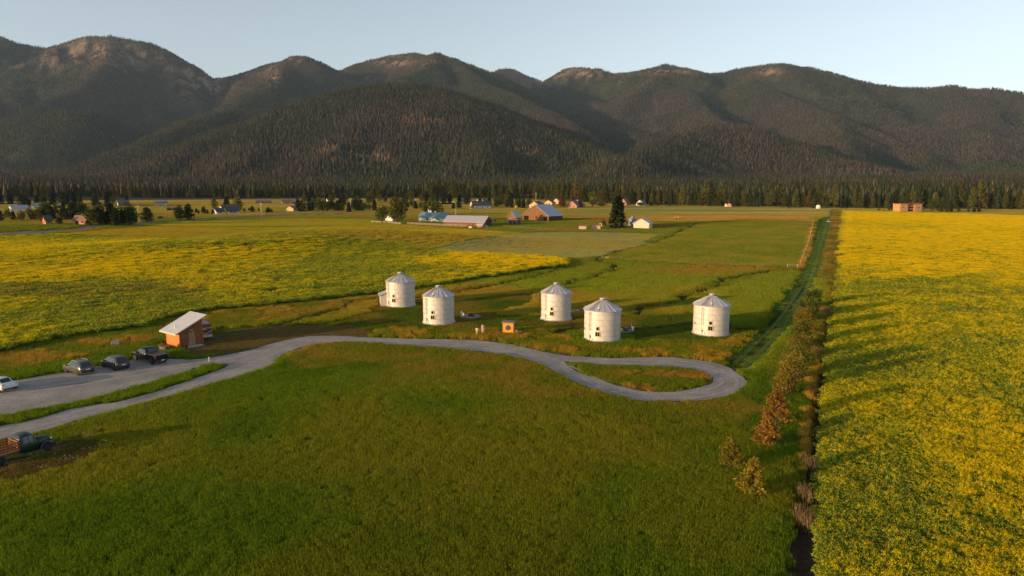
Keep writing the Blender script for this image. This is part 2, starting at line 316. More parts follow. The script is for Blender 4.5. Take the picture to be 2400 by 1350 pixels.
def leafmat(name, col=None, inst=False, var=.5, transl=.35, per=.25):
    """leaves and blades: colour attribute or plain colour, varied per object and per leaf, lets some light through"""
    if name in MATS: return MATS[name]
    m, n, l, b = nt(name); n.remove(b); out = n['Material Output']
    if inst:
        a = n.new('ShaderNodeAttribute'); a.attribute_type = 'INSTANCER'; a.attribute_name = 'col'; base = a.outputs['Color']
    elif col is None:
        a = n.new('ShaderNodeAttribute'); a.attribute_name = 'col'; base = a.outputs['Color']
    else:
        a = n.new('ShaderNodeRGB'); a.outputs[0].default_value = (*col, 1); base = a.outputs[0]
    s = n.new('ShaderNodeAttribute'); s.attribute_name = 'shade'
    mr = n.new('ShaderNodeMapRange'); mr.inputs['To Min'].default_value = 1 - var; mr.inputs['To Max'].default_value = 1 + var; l.new(s.outputs['Fac'], mr.inputs['Value'])
    oi = n.new('ShaderNodeObjectInfo'); m2 = n.new('ShaderNodeMapRange'); m2.inputs['To Min'].default_value = 1 - per; m2.inputs['To Max'].default_value = 1 + per; l.new(oi.outputs['Random'], m2.inputs['Value'])
    mu = n.new('ShaderNodeMath'); mu.operation = 'MULTIPLY'; l.new(mr.outputs[0], mu.inputs[0]); l.new(m2.outputs[0], mu.inputs[1])
    sc = n.new('ShaderNodeVectorMath'); sc.operation = 'SCALE'; l.new(base, sc.inputs[0]); l.new(mu.outputs[0], sc.inputs['Scale'])
    d = n.new('ShaderNodeBsdfDiffuse'); t = n.new('ShaderNodeBsdfTranslucent'); mx = n.new('ShaderNodeMixShader'); mx.inputs[0].default_value = transl
    l.new(sc.outputs[0], d.inputs[0]); l.new(sc.outputs[0], t.inputs[0]); l.new(d.outputs[0], mx.inputs[1]); l.new(t.outputs[0], mx.inputs[2]); l.new(mx.outputs[0], out.inputs[0])
    return m

# ------------------------------------------------------------------ object helpers
def tag(o, label=None, cat=None, group=None, kind=None):
    if label: o['label'] = label
    if cat: o['category'] = cat
    if group: o['group'] = group
    if kind: o['kind'] = kind
    return o
def link(name, me, mat=None, parent=None, smooth=False):
    o = bpy.data.objects.new(name, me); C.objects.link(o)
    if mat is not None:
        for mm in (mat if isinstance(mat, (list, tuple)) else [mat]): me.materials.append(mm)
    if parent is not None: o.parent = parent
    if smooth: me.shade_smooth()
    return o
def empty(name, loc, rz=0, label=None, cat=None, group=None):
    o = bpy.data.objects.new(name, None); C.objects.link(o); o.location = loc; o.rotation_euler = (0, 0, rz); o.empty_display_size = .5
    return tag(o, label, cat, group)
def bulk(name, V, Fq, mat, mi=None, col=None, shade=None, parent=None, smooth=False, linkit=True):
    """mesh from numpy arrays; Fq is (n,3) or (n,4)"""
    me = bpy.data.meshes.new(name); V = np.asarray(V, np.float32); Fq = np.asarray(Fq, np.int32); k = Fq.shape[1]; n = len(Fq)
    me.vertices.add(len(V)); me.vertices.foreach_set('co', V.ravel()); me.loops.add(n * k); me.loops.foreach_set('vertex_index', Fq.ravel())
    me.polygons.add(n); me.polygons.foreach_set('loop_start', np.arange(0, n * k, k, dtype=np.int32))
    for mm in (mat if isinstance(mat, (list, tuple)) else [mat]): me.materials.append(mm)
    if mi is not None: me.polygons.foreach_set('material_index', np.asarray(mi, np.int32))
    me.update(calc_edges=True)
    if col is not None:
        a = me.attributes.new('col', 'FLOAT_COLOR', 'POINT'); a.data.foreach_set('color', np.concatenate([col, np.ones((len(col), 1))], 1).astype(np.float32).ravel())
    if shade is not None:
        a = me.attributes.new('shade', 'FLOAT', 'FACE'); a.data.foreach_set('value', np.asarray(shade, np.float32))
    if smooth: me.shade_smooth()
    if not linkit: return me
    o = bpy.data.objects.new(name, me); C.objects.link(o)
    if parent is not None: o.parent = parent
    return o
class MB:
    def __init__(s): s.v = []; s.f = []
    def add(s, V, Fs, M=None):
        b = len(s.v)
        for v in V:
            v = Vector(v); s.v.append(tuple(M @ v if M is not None else v))
        s.f += [tuple(i + b for i in f) for f in Fs]; return s
    def box(s, x0, x1, y0, y1, z0, z1, M=None):
        return s.add([(x0, y0, z0), (x1, y0, z0), (x1, y1, z0), (x0, y1, z0), (x0, y0, z1), (x1, y0, z1), (x1, y1, z1), (x0, y1, z1)],
                     [(0, 3, 2, 1), (4, 5, 6, 7), (0, 1, 5, 4), (1, 2, 6, 5), (2, 3, 7, 6), (3, 0, 4, 7)], M)
    def bar(s, a, b, r, n=6, r2=None):
        a = Vector(a); b = Vector(b); d = (b - a); q = d.to_track_quat('Z', 'Y'); r2 = r if r2 is None else r2
        V = [a + q @ Vector((r * math.cos(2 * math.pi * i / n), r * math.sin(2 * math.pi * i / n), 0)) for i in range(n)]
        V += [b + q @ Vector((r2 * math.cos(2 * math.pi * i / n), r2 * math.sin(2 * math.pi * i / n), 0)) for i in range(n)]
        Fs = [(i, (i + 1) % n, n + (i + 1) % n, n + i) for i in range(n)] + [tuple(range(n))[::-1], tuple(range(n, 2 * n))]
        return s.add(V, Fs)
    def lathe(s, prof, n=32, M=None, cap=True):
        V = [(r * math.cos(2 * math.pi * i / n), r * math.sin(2 * math.pi * i / n), z) for r, z in prof for i in range(n)]; m = len(prof)
        Fs = [(j * n + i, j * n + (i + 1) % n, (j + 1) * n + (i + 1) % n, (j + 1) * n + i) for j in range(m - 1) for i in range(n)]
        if cap: Fs += [tuple(range(n))[::-1], tuple(range((m - 1) * n, m * n))]
        return s.add(V, Fs, M)
    def prism(s, poly, y0, y1, M=None):      # polygon in x,z pulled along y
        n = len(poly); V = [(x, y0, z) for x, z in poly] + [(x, y1, z) for x, z in poly]
        return s.add(V, [tuple(range(n)), tuple(range(n, 2 * n))[::-1]] + [(i, n + i, n + (i + 1) % n, (i + 1) % n) for i in range(n)], M)
    def build(s, name, mat, parent=None, smooth=False, bevel=0):
        me = bpy.data.meshes.new(name); me.from_pydata(s.v, [], s.f)
        bm = bmesh.new(); bm.from_mesh(me); bmesh.ops.recalc_face_normals(bm, faces=bm.faces)
        if bevel: bmesh.ops.bevel(bm, geom=bm.edges[:], offset=bevel, segments=1, affect='EDGES', clamp_overlap=True)
        bm.to_mesh(me); bm.free(); return link(name, me, mat, parent, smooth)
def dup(o, parent=None):
    c = o.copy(); C.objects.link(c); c.parent = parent
    for ch in list(o.children): dup(ch, c)
    return c

# ------------------------------------------------------------------ ground and mountains
def groundmat(name, fine, mount=False):
    m, n, l, b = nt(name)
    a = n.new('ShaderNodeAttribute'); a.attribute_name = 'col'
    tc = n.new('ShaderNodeTexCoord'); prev = a.outputs['Color']
    for sc_, lo, hi in fine:
        no = n.new('ShaderNodeTexNoise'); no.inputs['Scale'].default_value = sc_; no.inputs['Detail'].default_value = 5; no.inputs['Roughness'].default_value = .65
        l.new(tc.outputs['Object'], no.inputs['Vector'])
        mr = n.new('ShaderNodeMapRange'); mr.inputs['From Min'].default_value = .3; mr.inputs['From Max'].default_value = .7; mr.inputs['To Min'].default_value = lo; mr.inputs['To Max'].default_value = hi
        l.new(no.outputs['Fac'], mr.inputs['Value'])
        sc = n.new('ShaderNodeVectorMath'); sc.operation = 'SCALE'; l.new(prev, sc.inputs[0]); l.new(mr.outputs[0], sc.inputs['Scale']); prev = sc.outputs[0]
        last = no
    l.new(prev, b.inputs['Base Color']); b.inputs['Roughness'].default_value = .95; b.inputs['Specular IOR Level'].default_value = .1
    bu = n.new('ShaderNodeBump'); bu.inputs['Strength'].default_value = 1.0; bu.inputs['Distance'].default_value = 8.0 if mount else .25
    l.new(last.outputs['Fac'], bu.inputs['Height']); l.new(bu.outputs[0], b.inputs['Normal'])
    return m
def polar_grid(az0, az1, na, rs):
    az = np.radians(np.linspace(az0, az1, na)); A, Rr = np.meshgrid(az, rs)
    x = Rr * np.sin(A); y = Rr * np.cos(A); nr = len(rs)
    i = np.arange((nr - 1) * (na - 1)); a = (i // (na - 1)) * na + i % (na - 1)
    return x, y, np.stack([a, a + 1, a + na + 1, a + na], 1)
rs = np.geomspace(20, 1000, 640)
gx, gy, gf = polar_grid(-58, 58, 720, rs)
gh = H(gx.ravel(), gy.ravel())
gc, gk, gt, gpx, gpy = cover(gx.ravel(), gy.ravel(), gh)
tag(bulk('ground', np.stack([gx.ravel(), gy.ravel(), gh], 1), gf, groundmat('soil_and_turf', [(.35, .8, 1.2), (2.2, .75, 1.3)]), col=gc, smooth=True), kind='structure')

rs2 = np.concatenate([[1000, 1004], np.geomspace(1012, 9600, 420)])
mx_, my_, mf_ = polar_grid(-54, 54, 860, rs2)
mh = H(mx_.ravel(), my_.ravel())
MX, MY = mx_.ravel(), my_.ravel()
Zg = mh.reshape(mx_.shape); gry, grx = np.gradient(Zg)
dr_ = np.gradient(rs2)[:, None]; slope = np.hypot(gry / dr_, grx / (np.hypot(mx_, my_) * R(108) / 860)).ravel()
def mount_col(x, y, z, slope):
    n1 = fbm(x / 350, y / 350, 4, 61); n2 = fbm(x / 90, y / 90, 3, 63); n3 = fbm(x / 900, y / 900, 3, 65)
    c = np.zeros(x.shape + (3,)); c[:] = (.027, .030, .020)
    c = mixc(c, (.055, .042, .032), sstep(.42, .64, n1 * .5 + n3 * .5) * .8)          # grey-brown dead stands
    c = mixc(c, (.036, .042, .016), sstep(.58, .42, n3) * .5)
    rock = sstep(.56, .70, n2 * .6 + n1 * .4) * sstep(700, 1150, z)
    c = mixc(c, (.26, .185, .13), rock * .6)
    px, py, dep = project(x, y, z)
    for cx, cy, rx, ry in [(825, 365, 60, 20), (990, 283, 40, 7), (1235, 362, 26, 9), (1190, 340, 30, 8), (870, 380, 40, 8), (2040, 417, 24, 4), (1990, 400, 24, 3),
                           (1385, 172, 55, 12), (1800, 170, 26, 9), (1560, 168, 60, 8), (640, 185, 16, 22), (925, 145, 45, 10), (250, 120, 45, 30), (150, 130, 60, 40), (470, 190, 60, 40), (330, 130, 80, 20)]:
        d = ((px - cx) / rx) ** 2 + ((py - cy) / ry) ** 2
        c = mixc(c, (.30, .20, .135) if cy < 250 else (.24, .155, .085), np.exp(-d) * sstep(.40, .58, fbm(x / 50, y / 50, 3, 67)) * (.9 if cy > 140 or cx > 800 else .55))
    return c
mc_ = mount_col(MX, MY, mh, slope)
tag(bulk('mountains', np.stack([MX, MY, mh], 1), mf_, groundmat('forested_slope', [(.004, .85, 1.15), (.03, .6, 1.35), (.07, .45, 1.5)], True), col=mc_, smooth=True), kind='structure')
tag(MB().box(-16000, 16000, -9000, 16000, -3.2, -3.0).build('valley_floor', plain('distant_turf', (.07, .09, .02), .95, scale=.01)), kind='structure')

# ------------------------------------------------------------------ gravel drive, road, tracks
from mathutils.geometry import delaunay_2d_cdt
def smooth_loop(pts, n=4):
    out = []; m = len(pts)
    for i in range(m):
        p0, p1, p2, p3 = [Vector(pts[(i + k) % m]) for k in (-1, 0, 1, 2)]
        for q in range(n):
            t = q / n; out.append(.5 * ((2 * p1) + (p2 - p0) * t + (2 * p0 - 5 * p1 + 4 * p2 - p3) * t * t + (3 * p1 - p0 - 3 * p2 + p3) * t ** 3))
    return out
def flat_poly(poly): return smooth_loop([Vector(_flat(*p)) for p in poly])
def ragged(loop, a):
    return [Vector((p.x + a * (vnoise(p.x * 1.3, p.y * 1.3, 91) - .5), p.y + a * (vnoise(p.x * 1.3, p.y * 1.3, 92) - .5))) for p in loop]
def sheet(name, outer, holes, mat, dz=.05, kind='structure'):
    vs = []; edges = []
    for lp in [outer] + holes:
        b = len(vs); vs += [tuple(p) for p in lp]; n = len(lp); edges += [(b + i, b + (i + 1) % n) for i in range(n)]
    xs = [v[0] for v in vs]; ys = [v[1] for v in vs]
    V, E, Fc, *_ = delaunay_2d_cdt([Vector(v) for v in vs], edges, [], 1, 1e-4)
    keep = []
    hl = [[(p.x, p.y) for p in h] for h in holes]; ol = [(p.x, p.y) for p in outer]
    for f in Fc:
        c = sum((V[i] for i in f), Vector((0, 0))) / len(f); X = np.array([c.x]); Y = np.array([c.y])
        if inpoly(X, Y, ol)[0] and not any(inpoly(X, Y, h)[0] for h in hl): keep.append(tuple(f))
    me = bpy.data.meshes.new(name); X = np.array([v.x for v in V]); Y = np.array([v.y for v in V]); Z = H(X, Y) + dz
    me.from_pydata([(x, y, z) for x, y, z in zip(X, Y, Z)], [], keep); o = link(name, me, mat); return tag(o, kind=kind)
gm, n_, l_, b_ = nt('gravel'); tc_ = n_.new('ShaderNodeTexCoord'); prev = None
rgb_ = n_.new('ShaderNodeTexNoise'); rgb_.inputs['Scale'].default_value = .22; rgb_.inputs['Detail'].default_value = 4; l_.new(tc_.outputs['Object'], rgb_.inputs['Vector'])
rr_ = n_.new('ShaderNodeValToRGB'); rr_.color_ramp.elements[0].position = .35; rr_.color_ramp.elements[1].position = .68; rr_.color_ramp.elements[0].color = (.240, .212, .192, 1); rr_.color_ramp.elements[1].color = (.355, .325, .300, 1); l_.new(rgb_.outputs['Fac'], rr_.inputs[0])
f_ = n_.new('ShaderNodeTexNoise'); f_.inputs['Scale'].default_value = 3.2; f_.inputs['Detail'].default_value = 8; f_.inputs['Roughness'].default_value = .8; l_.new(tc_.outputs['Object'], f_.inputs['Vector'])
mr_ = n_.new('ShaderNodeMapRange'); mr_.inputs['From Min'].default_value = .3; mr_.inputs['From Max'].default_value = .7; mr_.inputs['To Min'].default_value = .55; mr_.inputs['To Max'].default_value = 1.4; l_.new(f_.outputs['Fac'], mr_.inputs['Value'])
s_ = n_.new('ShaderNodeVectorMath'); s_.operation = 'SCALE'; l_.new(rr_.outputs[0], s_.inputs[0]); l_.new(mr_.outputs[0], s_.inputs['Scale']); l_.new(s_.outputs[0], b_.inputs['Base Color']); b_.inputs['Roughness'].default_value = .95; b_.inputs['Specular IOR Level'].default_value = .08
bu_ = n_.new('ShaderNodeBump'); bu_.inputs['Strength'].default_value = .6; bu_.inputs['Distance'].default_value = .08; l_.new(f_.outputs['Fac'], bu_.inputs['Height']); l_.new(bu_.outputs[0], b_.inputs['Normal'])
DL = ragged(flat_poly(DRIVE), .5); IL = ragged(flat_poly(ISLAND), .5)
sheet('gravel_driveway', DL, [IL], gm)
def ribbon(name, pts, w, mat, dz, n=10):
    P = [Vector(p) for p in pts]; Q = []
    for i in range(len(P) - 1):
        p0 = P[max(i - 1, 0)]; p1 = P[i]; p2 = P[i + 1]; p3 = P[min(i + 2, len(P) - 1)]
        for q in range(n):
            t = q / n; Q.append(.5 * ((2 * p1) + (p2 - p0) * t + (2 * p0 - 5 * p1 + 4 * p2 - p3) * t * t + (3 * p1 - p0 - 3 * p2 + p3) * t ** 3))
    Q.append(P[-1]); mb = MB(); V = []
    for i, p in enumerate(Q):
        d = (Q[min(i + 1, len(Q) - 1)] - Q[max(i - 1, 0)]).normalized(); nn = Vector((-d.y, d.x)); ww = w * (1 + .3 * (vnoise(p.x * .2, p.y * .2, 5) - .5))
        for k in (-1, 0, 1):
            q = p + nn * ww * k / 2; V.append((q.x, q.y, float(H(q.x, q.y)) + dz))
    Fs = [(3 * i + k, 3 * i + k + 1, 3 * i + k + 4, 3 * i + k + 3) for i in range(len(Q) - 1) for k in (0, 1)]
    mb.add(V, Fs); return mb
WT = [_flat(*q) for q in [(-200, 1095), (0, 1018), (200, 967), (350, 932), (500, 881), (600, 843), (680, 806), (760, 796), (900, 799), (1060, 809), (1180, 819), (1270, 839), (1340, 868), (1400, 897), (1480, 924), (1560, 931), (1640, 925), (1700, 908), (1708, 890), (1680, 869), (1600, 852), (1480, 849), (1400, 846)]]
WT2 = [_flat(*q) for q in [(-200, 1010), (0, 930), (200, 897), (400, 863), (520, 848), (590, 836)]]
wt_ = MB()
for pth in (WT, WT2):
    for off in (-.85, .85):
        pp = [Vector(q) for q in pth]; oo = []
        for i, q in enumerate(pp):
            d = (pp[min(i + 1, len(pp) - 1)] - pp[max(i - 1, 0)]).normalized(); oo.append((q.x - d.y * off, q.y + d.x * off))
        rb_ = ribbon('w', oo, .42, None, .056 if off < 0 else .062); wt_.add(rb_.v, rb_.f)
wt_.build('wheel_tracks', plain('packed_gravel', (.345, .315, .290), .95, var=.22, scale=1.2)).__setitem__('kind', 'structure')
ribbon('r', RDL, 5.5, None, .12).build('country_road', plain('worn_asphalt', (.15, .13, .115), .9, scale=.3)).__setitem__('kind', 'structure')
ruts = ribbon('a', TRA, .7, None, .06); r2_ = ribbon('b', TRB, .7, None, .065); ruts.add(r2_.v, r2_.f)
ruts.build('farm_track', plain('trodden_grass', (.09, .12, .020), .95, var=.4, scale=.5)).__setitem__('kind', 'structure')

# ------------------------------------------------------------------ leaves: random small faces
def rand_tris(P, size, seed, flat=0.0, elong=1.0):
    """one small triangle pair (quad) per point"""
    r = np.random.default_rng(seed); n = len(P); a = r.normal(size=(n, 3)); a[:, 2] *= (1 - flat); a /= np.linalg.norm(a, axis=1)[:, None]
    b = np.cross(a, r.normal(size=(n, 3))); b /= np.linalg.norm(b, axis=1)[:, None]; c = np.cross(a, b) if flat < 0 else b
    sz = (size * (.6 + .8 * r.random(n)))[:, None] if np.ndim(size) == 0 else np.asarray(size)[:, None]
    u = a * sz * elong; v = np.cross(a, b) * sz * .6
    V = np.stack([P - u, P - v * .9, P + u, P + v * .9], 1).reshape(-1, 3)
    Fq = np.arange(n * 4).reshape(n, 4); return V, Fq, r.random(n)
def blob_points(n, lobes, seed, shell=.55):
    r = np.random.default_rng(seed); L = np.array(lobes); w = L[:, 3] * L[:, 4] * L[:, 5]; idx = r.choice(len(L), n, p=w / w.sum())
    d = r.normal(size=(n, 3)); d /= np.linalg.norm(d, axis=1)[:, None]; rad = (shell + (1 - shell) * r.random(n) ** .6)
    rad *= 1 + .18 * (r.random(n) - .5)
    return L[idx, :3] + d * rad[:, None] * L[idx, 3:6]
def conifer_mesh(h, w, n, size, seed, mat, base=.08, power=.85, droop=.25, ragged_=.35):
    r = np.random.default_rng(seed); nb = max(30, n // 9); t = base + (1 - base) * (r.random(nb) ** .8); az = r.random(nb) * 2 * np.pi
    L = w / 2 * ((1 - t) / (1 - base)) ** power * (1 - ragged_ * r.random(nb)) + .02 * w; L *= 1 + .25 * np.sin(az * 2 + seed) * .5
    P = []; k = max(1, n // nb)
    for q in range(k):
        s = ((q + r.random(nb)) / k) ** .75; j = r.normal(size=(nb, 3)) * size * .55
        P.append(np.stack([np.cos(az) * L * s, np.sin(az) * L * s, t * h - droop * L * s + (1 - s) * size * .5], 1) + j)
    P = np.concatenate(P); V, Fq, sh = rand_tris(P, size, seed + 5, elong=1.25); return bulk('crown', V, Fq, mat, shade=sh, linkit=False)
def trunk_mesh(h, r, mat, seed, limbs=0, spread=0, start=.35, lean=0):
    rr = random.Random(seed); mb = MB(); pts = [Vector((0, 0, -.15))]
    for i in range(1, 5): pts.append(Vector((rr.uniform(-.03, .03) * h * .4 + lean * i / 4, rr.uniform(-.03, .03) * h * .4, h * i / 4)))
    for i in range(4): mb.bar(pts[i], pts[i + 1], r * (1 - .2 * i), 7, r * (1 - .2 * (i + 1)))
    for k in range(limbs):
        z = h * (start + (1 - start) * .8 * (k + .5) / limbs); a = k * 2.4 + rr.random(); i = min(3, int(z / h * 4)); p = pts[i].lerp(pts[i + 1], z / h * 4 - i)
        q = p + Vector((math.cos(a) * spread, math.sin(a) * spread, spread * .75)) * rr.uniform(.7, 1.1); mb.bar(p, q, r * .4, 5, r * .12)
        for b in range(2):
            a2 = a + rr.uniform(-.8, .8); p2 = p.lerp(q, .55); mb.bar(p2, p2 + Vector((math.cos(a2), math.sin(a2), .8)) * spread * .5, r * .18, 4, r * .05)
    me = bpy.data.meshes.new('trunk'); me.from_pydata(mb.v, [], mb.f); me.materials.append(mat); return me
BARK = plain('grey_brown_bark', (.10, .075, .055), .95, scale=3, bump=.5); BARK2 = plain('pale_bark', (.30, .25, .20), .9, scale=3)
def tree_from(name, crown, trunk, loc, sc, rz, label, cat, group, extra=None):
    t = empty(name, loc, rz, label, cat, group); t.scale = sc
    for nm, me in (('trunk', trunk), ('crown', crown)):
        if me is None: continue
        o = bpy.data.objects.new(nm, me); C.objects.link(o); o.parent = t
    return t
# ------------------------------------------------------------------ the front rows of the forest: individual conifers
FG = [leafmat('pine_foliage', (.085, .085, .022), transl=.25, var=.45), leafmat('fir_foliage', (.042, .052, .020), transl=.2, var=.45), leafmat('rusty_pine_foliage', (.120, .080, .028), transl=.2, var=.45)]
CONS = [conifer_mesh(22, 11, 1300, .66, 1, FG[0], .06, .42), conifer_mesh(24, 9.5, 1300, .64, 2, FG[1], .04, .6), conifer_mesh(20, 12, 1300, .66, 3, FG[0], .05, .42, ragged_=.45),
        conifer_mesh(25, 9, 1200, .62, 4, FG[2], .14, .45), conifer_mesh(18, 9, 1100, .6, 5, FG[1], .03, .6), conifer_mesh(26, 10.5, 1300, .64, 6, FG[0], .18, .40)]
CTR = [trunk_mesh(h * .9, .26, BARK, 40 + i) for i, h in enumerate((22, 24, 20, 25, 18, 26))]
CLAB = ['broad olive green conifer in the dense front row of the forest', 'narrow dark green conifer in the dense front row of the forest', 'squat bushy olive conifer in the dense front row of the forest',
        'slim rusty brown conifer in the dense front row of the forest', 'short dark conifer low in the front row of the forest', 'tall conifer with bare lower trunk in the front row of the forest']
EDGE = [(-200, 474), (150, 472), (400, 471), (640, 470), (800, 470), (950, 469), (1100, 470), (1250, 471), (1350, 475), (1440, 479), (1540, 482), (1700, 484), (1850, 487), (1960, 489), (2100, 490), (2180, 491), (2280, 492), (2400, 493), (2600, 494)]
EX = [p[0] for p in EDGE]; EY = [p[1] for p in EDGE]
def edge_dist(px):
    py = np.interp(px, EX, EY); d = ray(px, py); return d.y * (-CAM_Z / d.z)
rt = random.Random(3); placed = 0
for row in range(3):
    px = -70.0
    while px < 2480 and placed < 300:
        Y0 = edge_dist(px) + 3 + row * 10 + rt.uniform(-4, 4)
        x = (px - 1200) / F * (Y0 * cp + 20 * sp) ; step = (6.4 + row * 2.2) / (Y0 / F)
        if px < 800: step *= 1.25
        k = rt.choice([0, 0, 1, 2, 3, 4, 5, 0, 1, 5]); 
        z = float(H(x, Y0)); s = rt.uniform(.55, 1.08) * (.78 if px < 1000 else 1.0)
        if not (2090 < px < 2180 and row == 0 and False):
            tree_from('conifer', CONS[k], CTR[k], (x, Y0, z), (s * rt.uniform(.85, 1.1), s * rt.uniform(.85, 1.1), s), rt.uniform(0, 6.28), CLAB[k], 'conifer', 'conifers along the front of the forest'); placed += 1
        px += step * rt.uniform(.7, 1.3)
print('front conifers', placed)

# ------------------------------------------------------------------ the forest behind and on the mountains: one mass
def forest():
    r = np.random.default_rng(5); PX = []; 
    bands = [(650, 1500, 8.0, .9), (1500, 2600, 8.6, .82), (2600, 4200, 10.0, .82), (4200, 9200, 15.5, 1.1)]
    for r0, r1, sp_, ts in bands:
        na = int(R(106) * (r0 + r1) / 2 / sp_); nr = int((r1 - r0) / sp_)
        A, Q = np.meshgrid(np.arange(na), np.arange(nr)); 
        az = R(-53) + R(106) * (A + r.random(A.shape)) / na; rr = r0 + (Q + r.random(A.shape)) * sp_
        PX.append(np.stack([rr.ravel(), az.ravel(), np.full(rr.size, ts)], 1))
    P = np.concatenate(PX); rr, az, ts = P.T; x = rr * np.sin(az); y = rr * np.cos(az)
    az_l = np.linspace(R(-54), R(54), 260); r_l = np.geomspace(600, 9500, 330); A, Q = np.meshgrid(az_l, r_l)
    hz = H((Q * np.sin(A)).ravel(), (Q * np.cos(A)).ravel()).reshape(A.shape); el = (hz - CAM_Z) / Q; hid = np.maximum.accumulate(el, 0)
    ia = np.clip(((az - az_l[0]) / (az_l[1] - az_l[0])).astype(int), 0, 259); ir = np.clip(np.searchsorted(r_l, rr) - 1, 0, 329)
    pxl = 1200 + F * np.tan(az) ; py_e = np.interp(pxl, EX, EY); t_ = -CAM_Z / (-(sp) - (py_e - 675) / F * cp); ye = (cp - (py_e - 675) / F * sp) * t_
    front = np.where(ye > 0, ye, 1e9)
    z = H(x, y); e = (z + 22 * ts - CAM_Z) / rr
    ok = (e > hid[np.maximum(ir - 1, 0), ia] - .0015) & (y > front + 30)
    # clearings
    n1 = fbm(x / 120, y / 120, 3, 77); c = mount_col(x, y, z, None); bare = c[:, 0] > .14
    ok &= ~(bare & (r.random(len(x)) < .85)) & ~((n1 > .70) & (r.random(len(x)) < .6))
    hi = sstep(1150, 1400, z); ok &= r.random(len(x)) > hi * .5
    x, y, z, ts, rr = x[ok], y[ok], z[ok], ts[ok], rr[ok]; n = len(x); print('forest trees', n)
    hgt = (11 + 13 * r.random(n) ** 1.5) * np.where(ts > 2, 1.25, np.where(ts > 1.4, 1.15, 1.0)); wd = (2.6 + 1.5 * r.random(n)) * ts * .95; hgt[rr < 1500] *= 1.0
    col = mount_col(x, y, z, None); s = (.75 + .5 * r.random(n))[:, None]; col = np.where(col[:, :1] > .14, np.array([[.045, .038, .02]]), col) * s
    kind = r.random(n); col[kind < .10] = np.array([.066, .05, .034]) * s[kind < .10]; col[kind > .8] = np.array([.020, .027, .015]) * s[kind > .8]
    k = 5; a = (np.arange(k) / k * 2 * np.pi)[None] + r.random((n, 1)) * 6.28; jit = .7 + .6 * r.random((n, k)); ca, sa = np.cos(a) * jit, np.sin(a) * jit
    V = np.zeros((n, 2 * k + 1, 3)); V[:, :k, 0] = x[:, None] + ca * wd[:, None]; V[:, :k, 1] = y[:, None] + sa * wd[:, None]; V[:, :k, 2] = (z + .06 * hgt)[:, None] + jit * .5
    a2 = a + .5; V[:, k:2 * k, 0] = x[:, None] + np.cos(a2) * wd[:, None] * .55; V[:, k:2 * k, 1] = y[:, None] + np.sin(a2) * wd[:, None] * .55; V[:, k:2 * k, 2] = (z + .55 * hgt)[:, None] + jit
    V[:, 2 * k, 0] = x; V[:, 2 * k, 1] = y; V[:, 2 * k, 2] = z + hgt
    Fs = []
    for i in range(k):
        j = (i + 1) % k; Fs += [(i, j, k + i), (j, k + j, k + i), (k + i, k + j, 2 * k)]
    Fs = np.array(Fs)[None] + (np.arange(n) * (2 * k + 1))[:, None, None]
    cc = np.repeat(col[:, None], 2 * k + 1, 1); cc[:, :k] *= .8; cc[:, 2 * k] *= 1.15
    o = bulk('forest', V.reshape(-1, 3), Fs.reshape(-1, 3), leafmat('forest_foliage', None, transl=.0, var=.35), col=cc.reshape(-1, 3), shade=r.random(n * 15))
    tag(o, 'dense conifer forest covering the valley edge and the mountain slopes', 'forest', kind='stuff')
forest()

# ------------------------------------------------------------------ grass and crop: patches of blades set out by points
PROTO = bpy.data.collections.new('patch_sources')          # not linked: only instanced
def grass_patch(name, seed, n, hgt, wid, lean, mat, clump=.0, top=0):
    r = np.random.default_rng(seed); cx = r.random((max(1, n // 14), 2)) - .5
    P = (r.random((n, 2)) - .5) * 1.3
    if clump: P = P * (1 - clump) + (cx[r.integers(0, len(cx), n)] + r.normal(size=(n, 2)) * .05) * clump
    a = r.random(n) * 6.283; h = hgt * (.45 + .75 * r.random(n)); ln = lean * (.3 + r.random(n)); la = r.random(n) * 6.283
    w = wid * (.6 + .7 * r.random(n)); dx, dy = np.cos(a) * w, np.sin(a) * w
    V = np.zeros((n, 4, 3)); V[:, 0, 0] = P[:, 0] - dx; V[:, 0, 1] = P[:, 1] - dy; V[:, 1, 0] = P[:, 0] + dx; V[:, 1, 1] = P[:, 1] + dy; V[:, :2, 2] = -.08
    tx, ty = P[:, 0] + np.cos(la) * ln, P[:, 1] + np.sin(la) * ln
    V[:, 2, 0] = tx + dx * .35; V[:, 2, 1] = ty + dy * .35; V[:, 3, 0] = tx - dx * .35; V[:, 3, 1] = ty - dy * .35; V[:, 2, 2] = h; V[:, 3, 2] = h * .96
    me = bulk(name, V.reshape(-1, 3), np.arange(n * 4).reshape(n, 4), mat, shade=r.random(n), linkit=False)
    return me
def crop_patch(name, seed, nf, mats):
    r = np.random.default_rng(seed); n = 260; P = (r.random((n, 3)) - .5) * np.array([1.15, 1.15, 0]); P[:, 2] = .45 + .45 * r.random(n) ** .7
    V1, F1, s1 = rand_tris(P, .065, seed + 1, elong=1.3)
    k = nf * 13; c = (r.random((nf, 3)) - .5) * np.array([1.1, 1.1, 0]); c[:, 2] = .86 + .16 * r.random(nf)
    Q = np.repeat(c, 13, 0) + r.normal(size=(k, 3)) * np.array([.07, .07, .05]); V2, F2, s2 = rand_tris(Q, .022, seed + 2)
    V = np.concatenate([V1, V2]); Fq = np.concatenate([F1, F2 + len(V1)]); mi = np.r_[np.zeros(len(F1), int), np.ones(len(F2), int)]
    return bulk(name, V, Fq, mats, mi=mi, shade=np.r_[s1, s2], linkit=False)
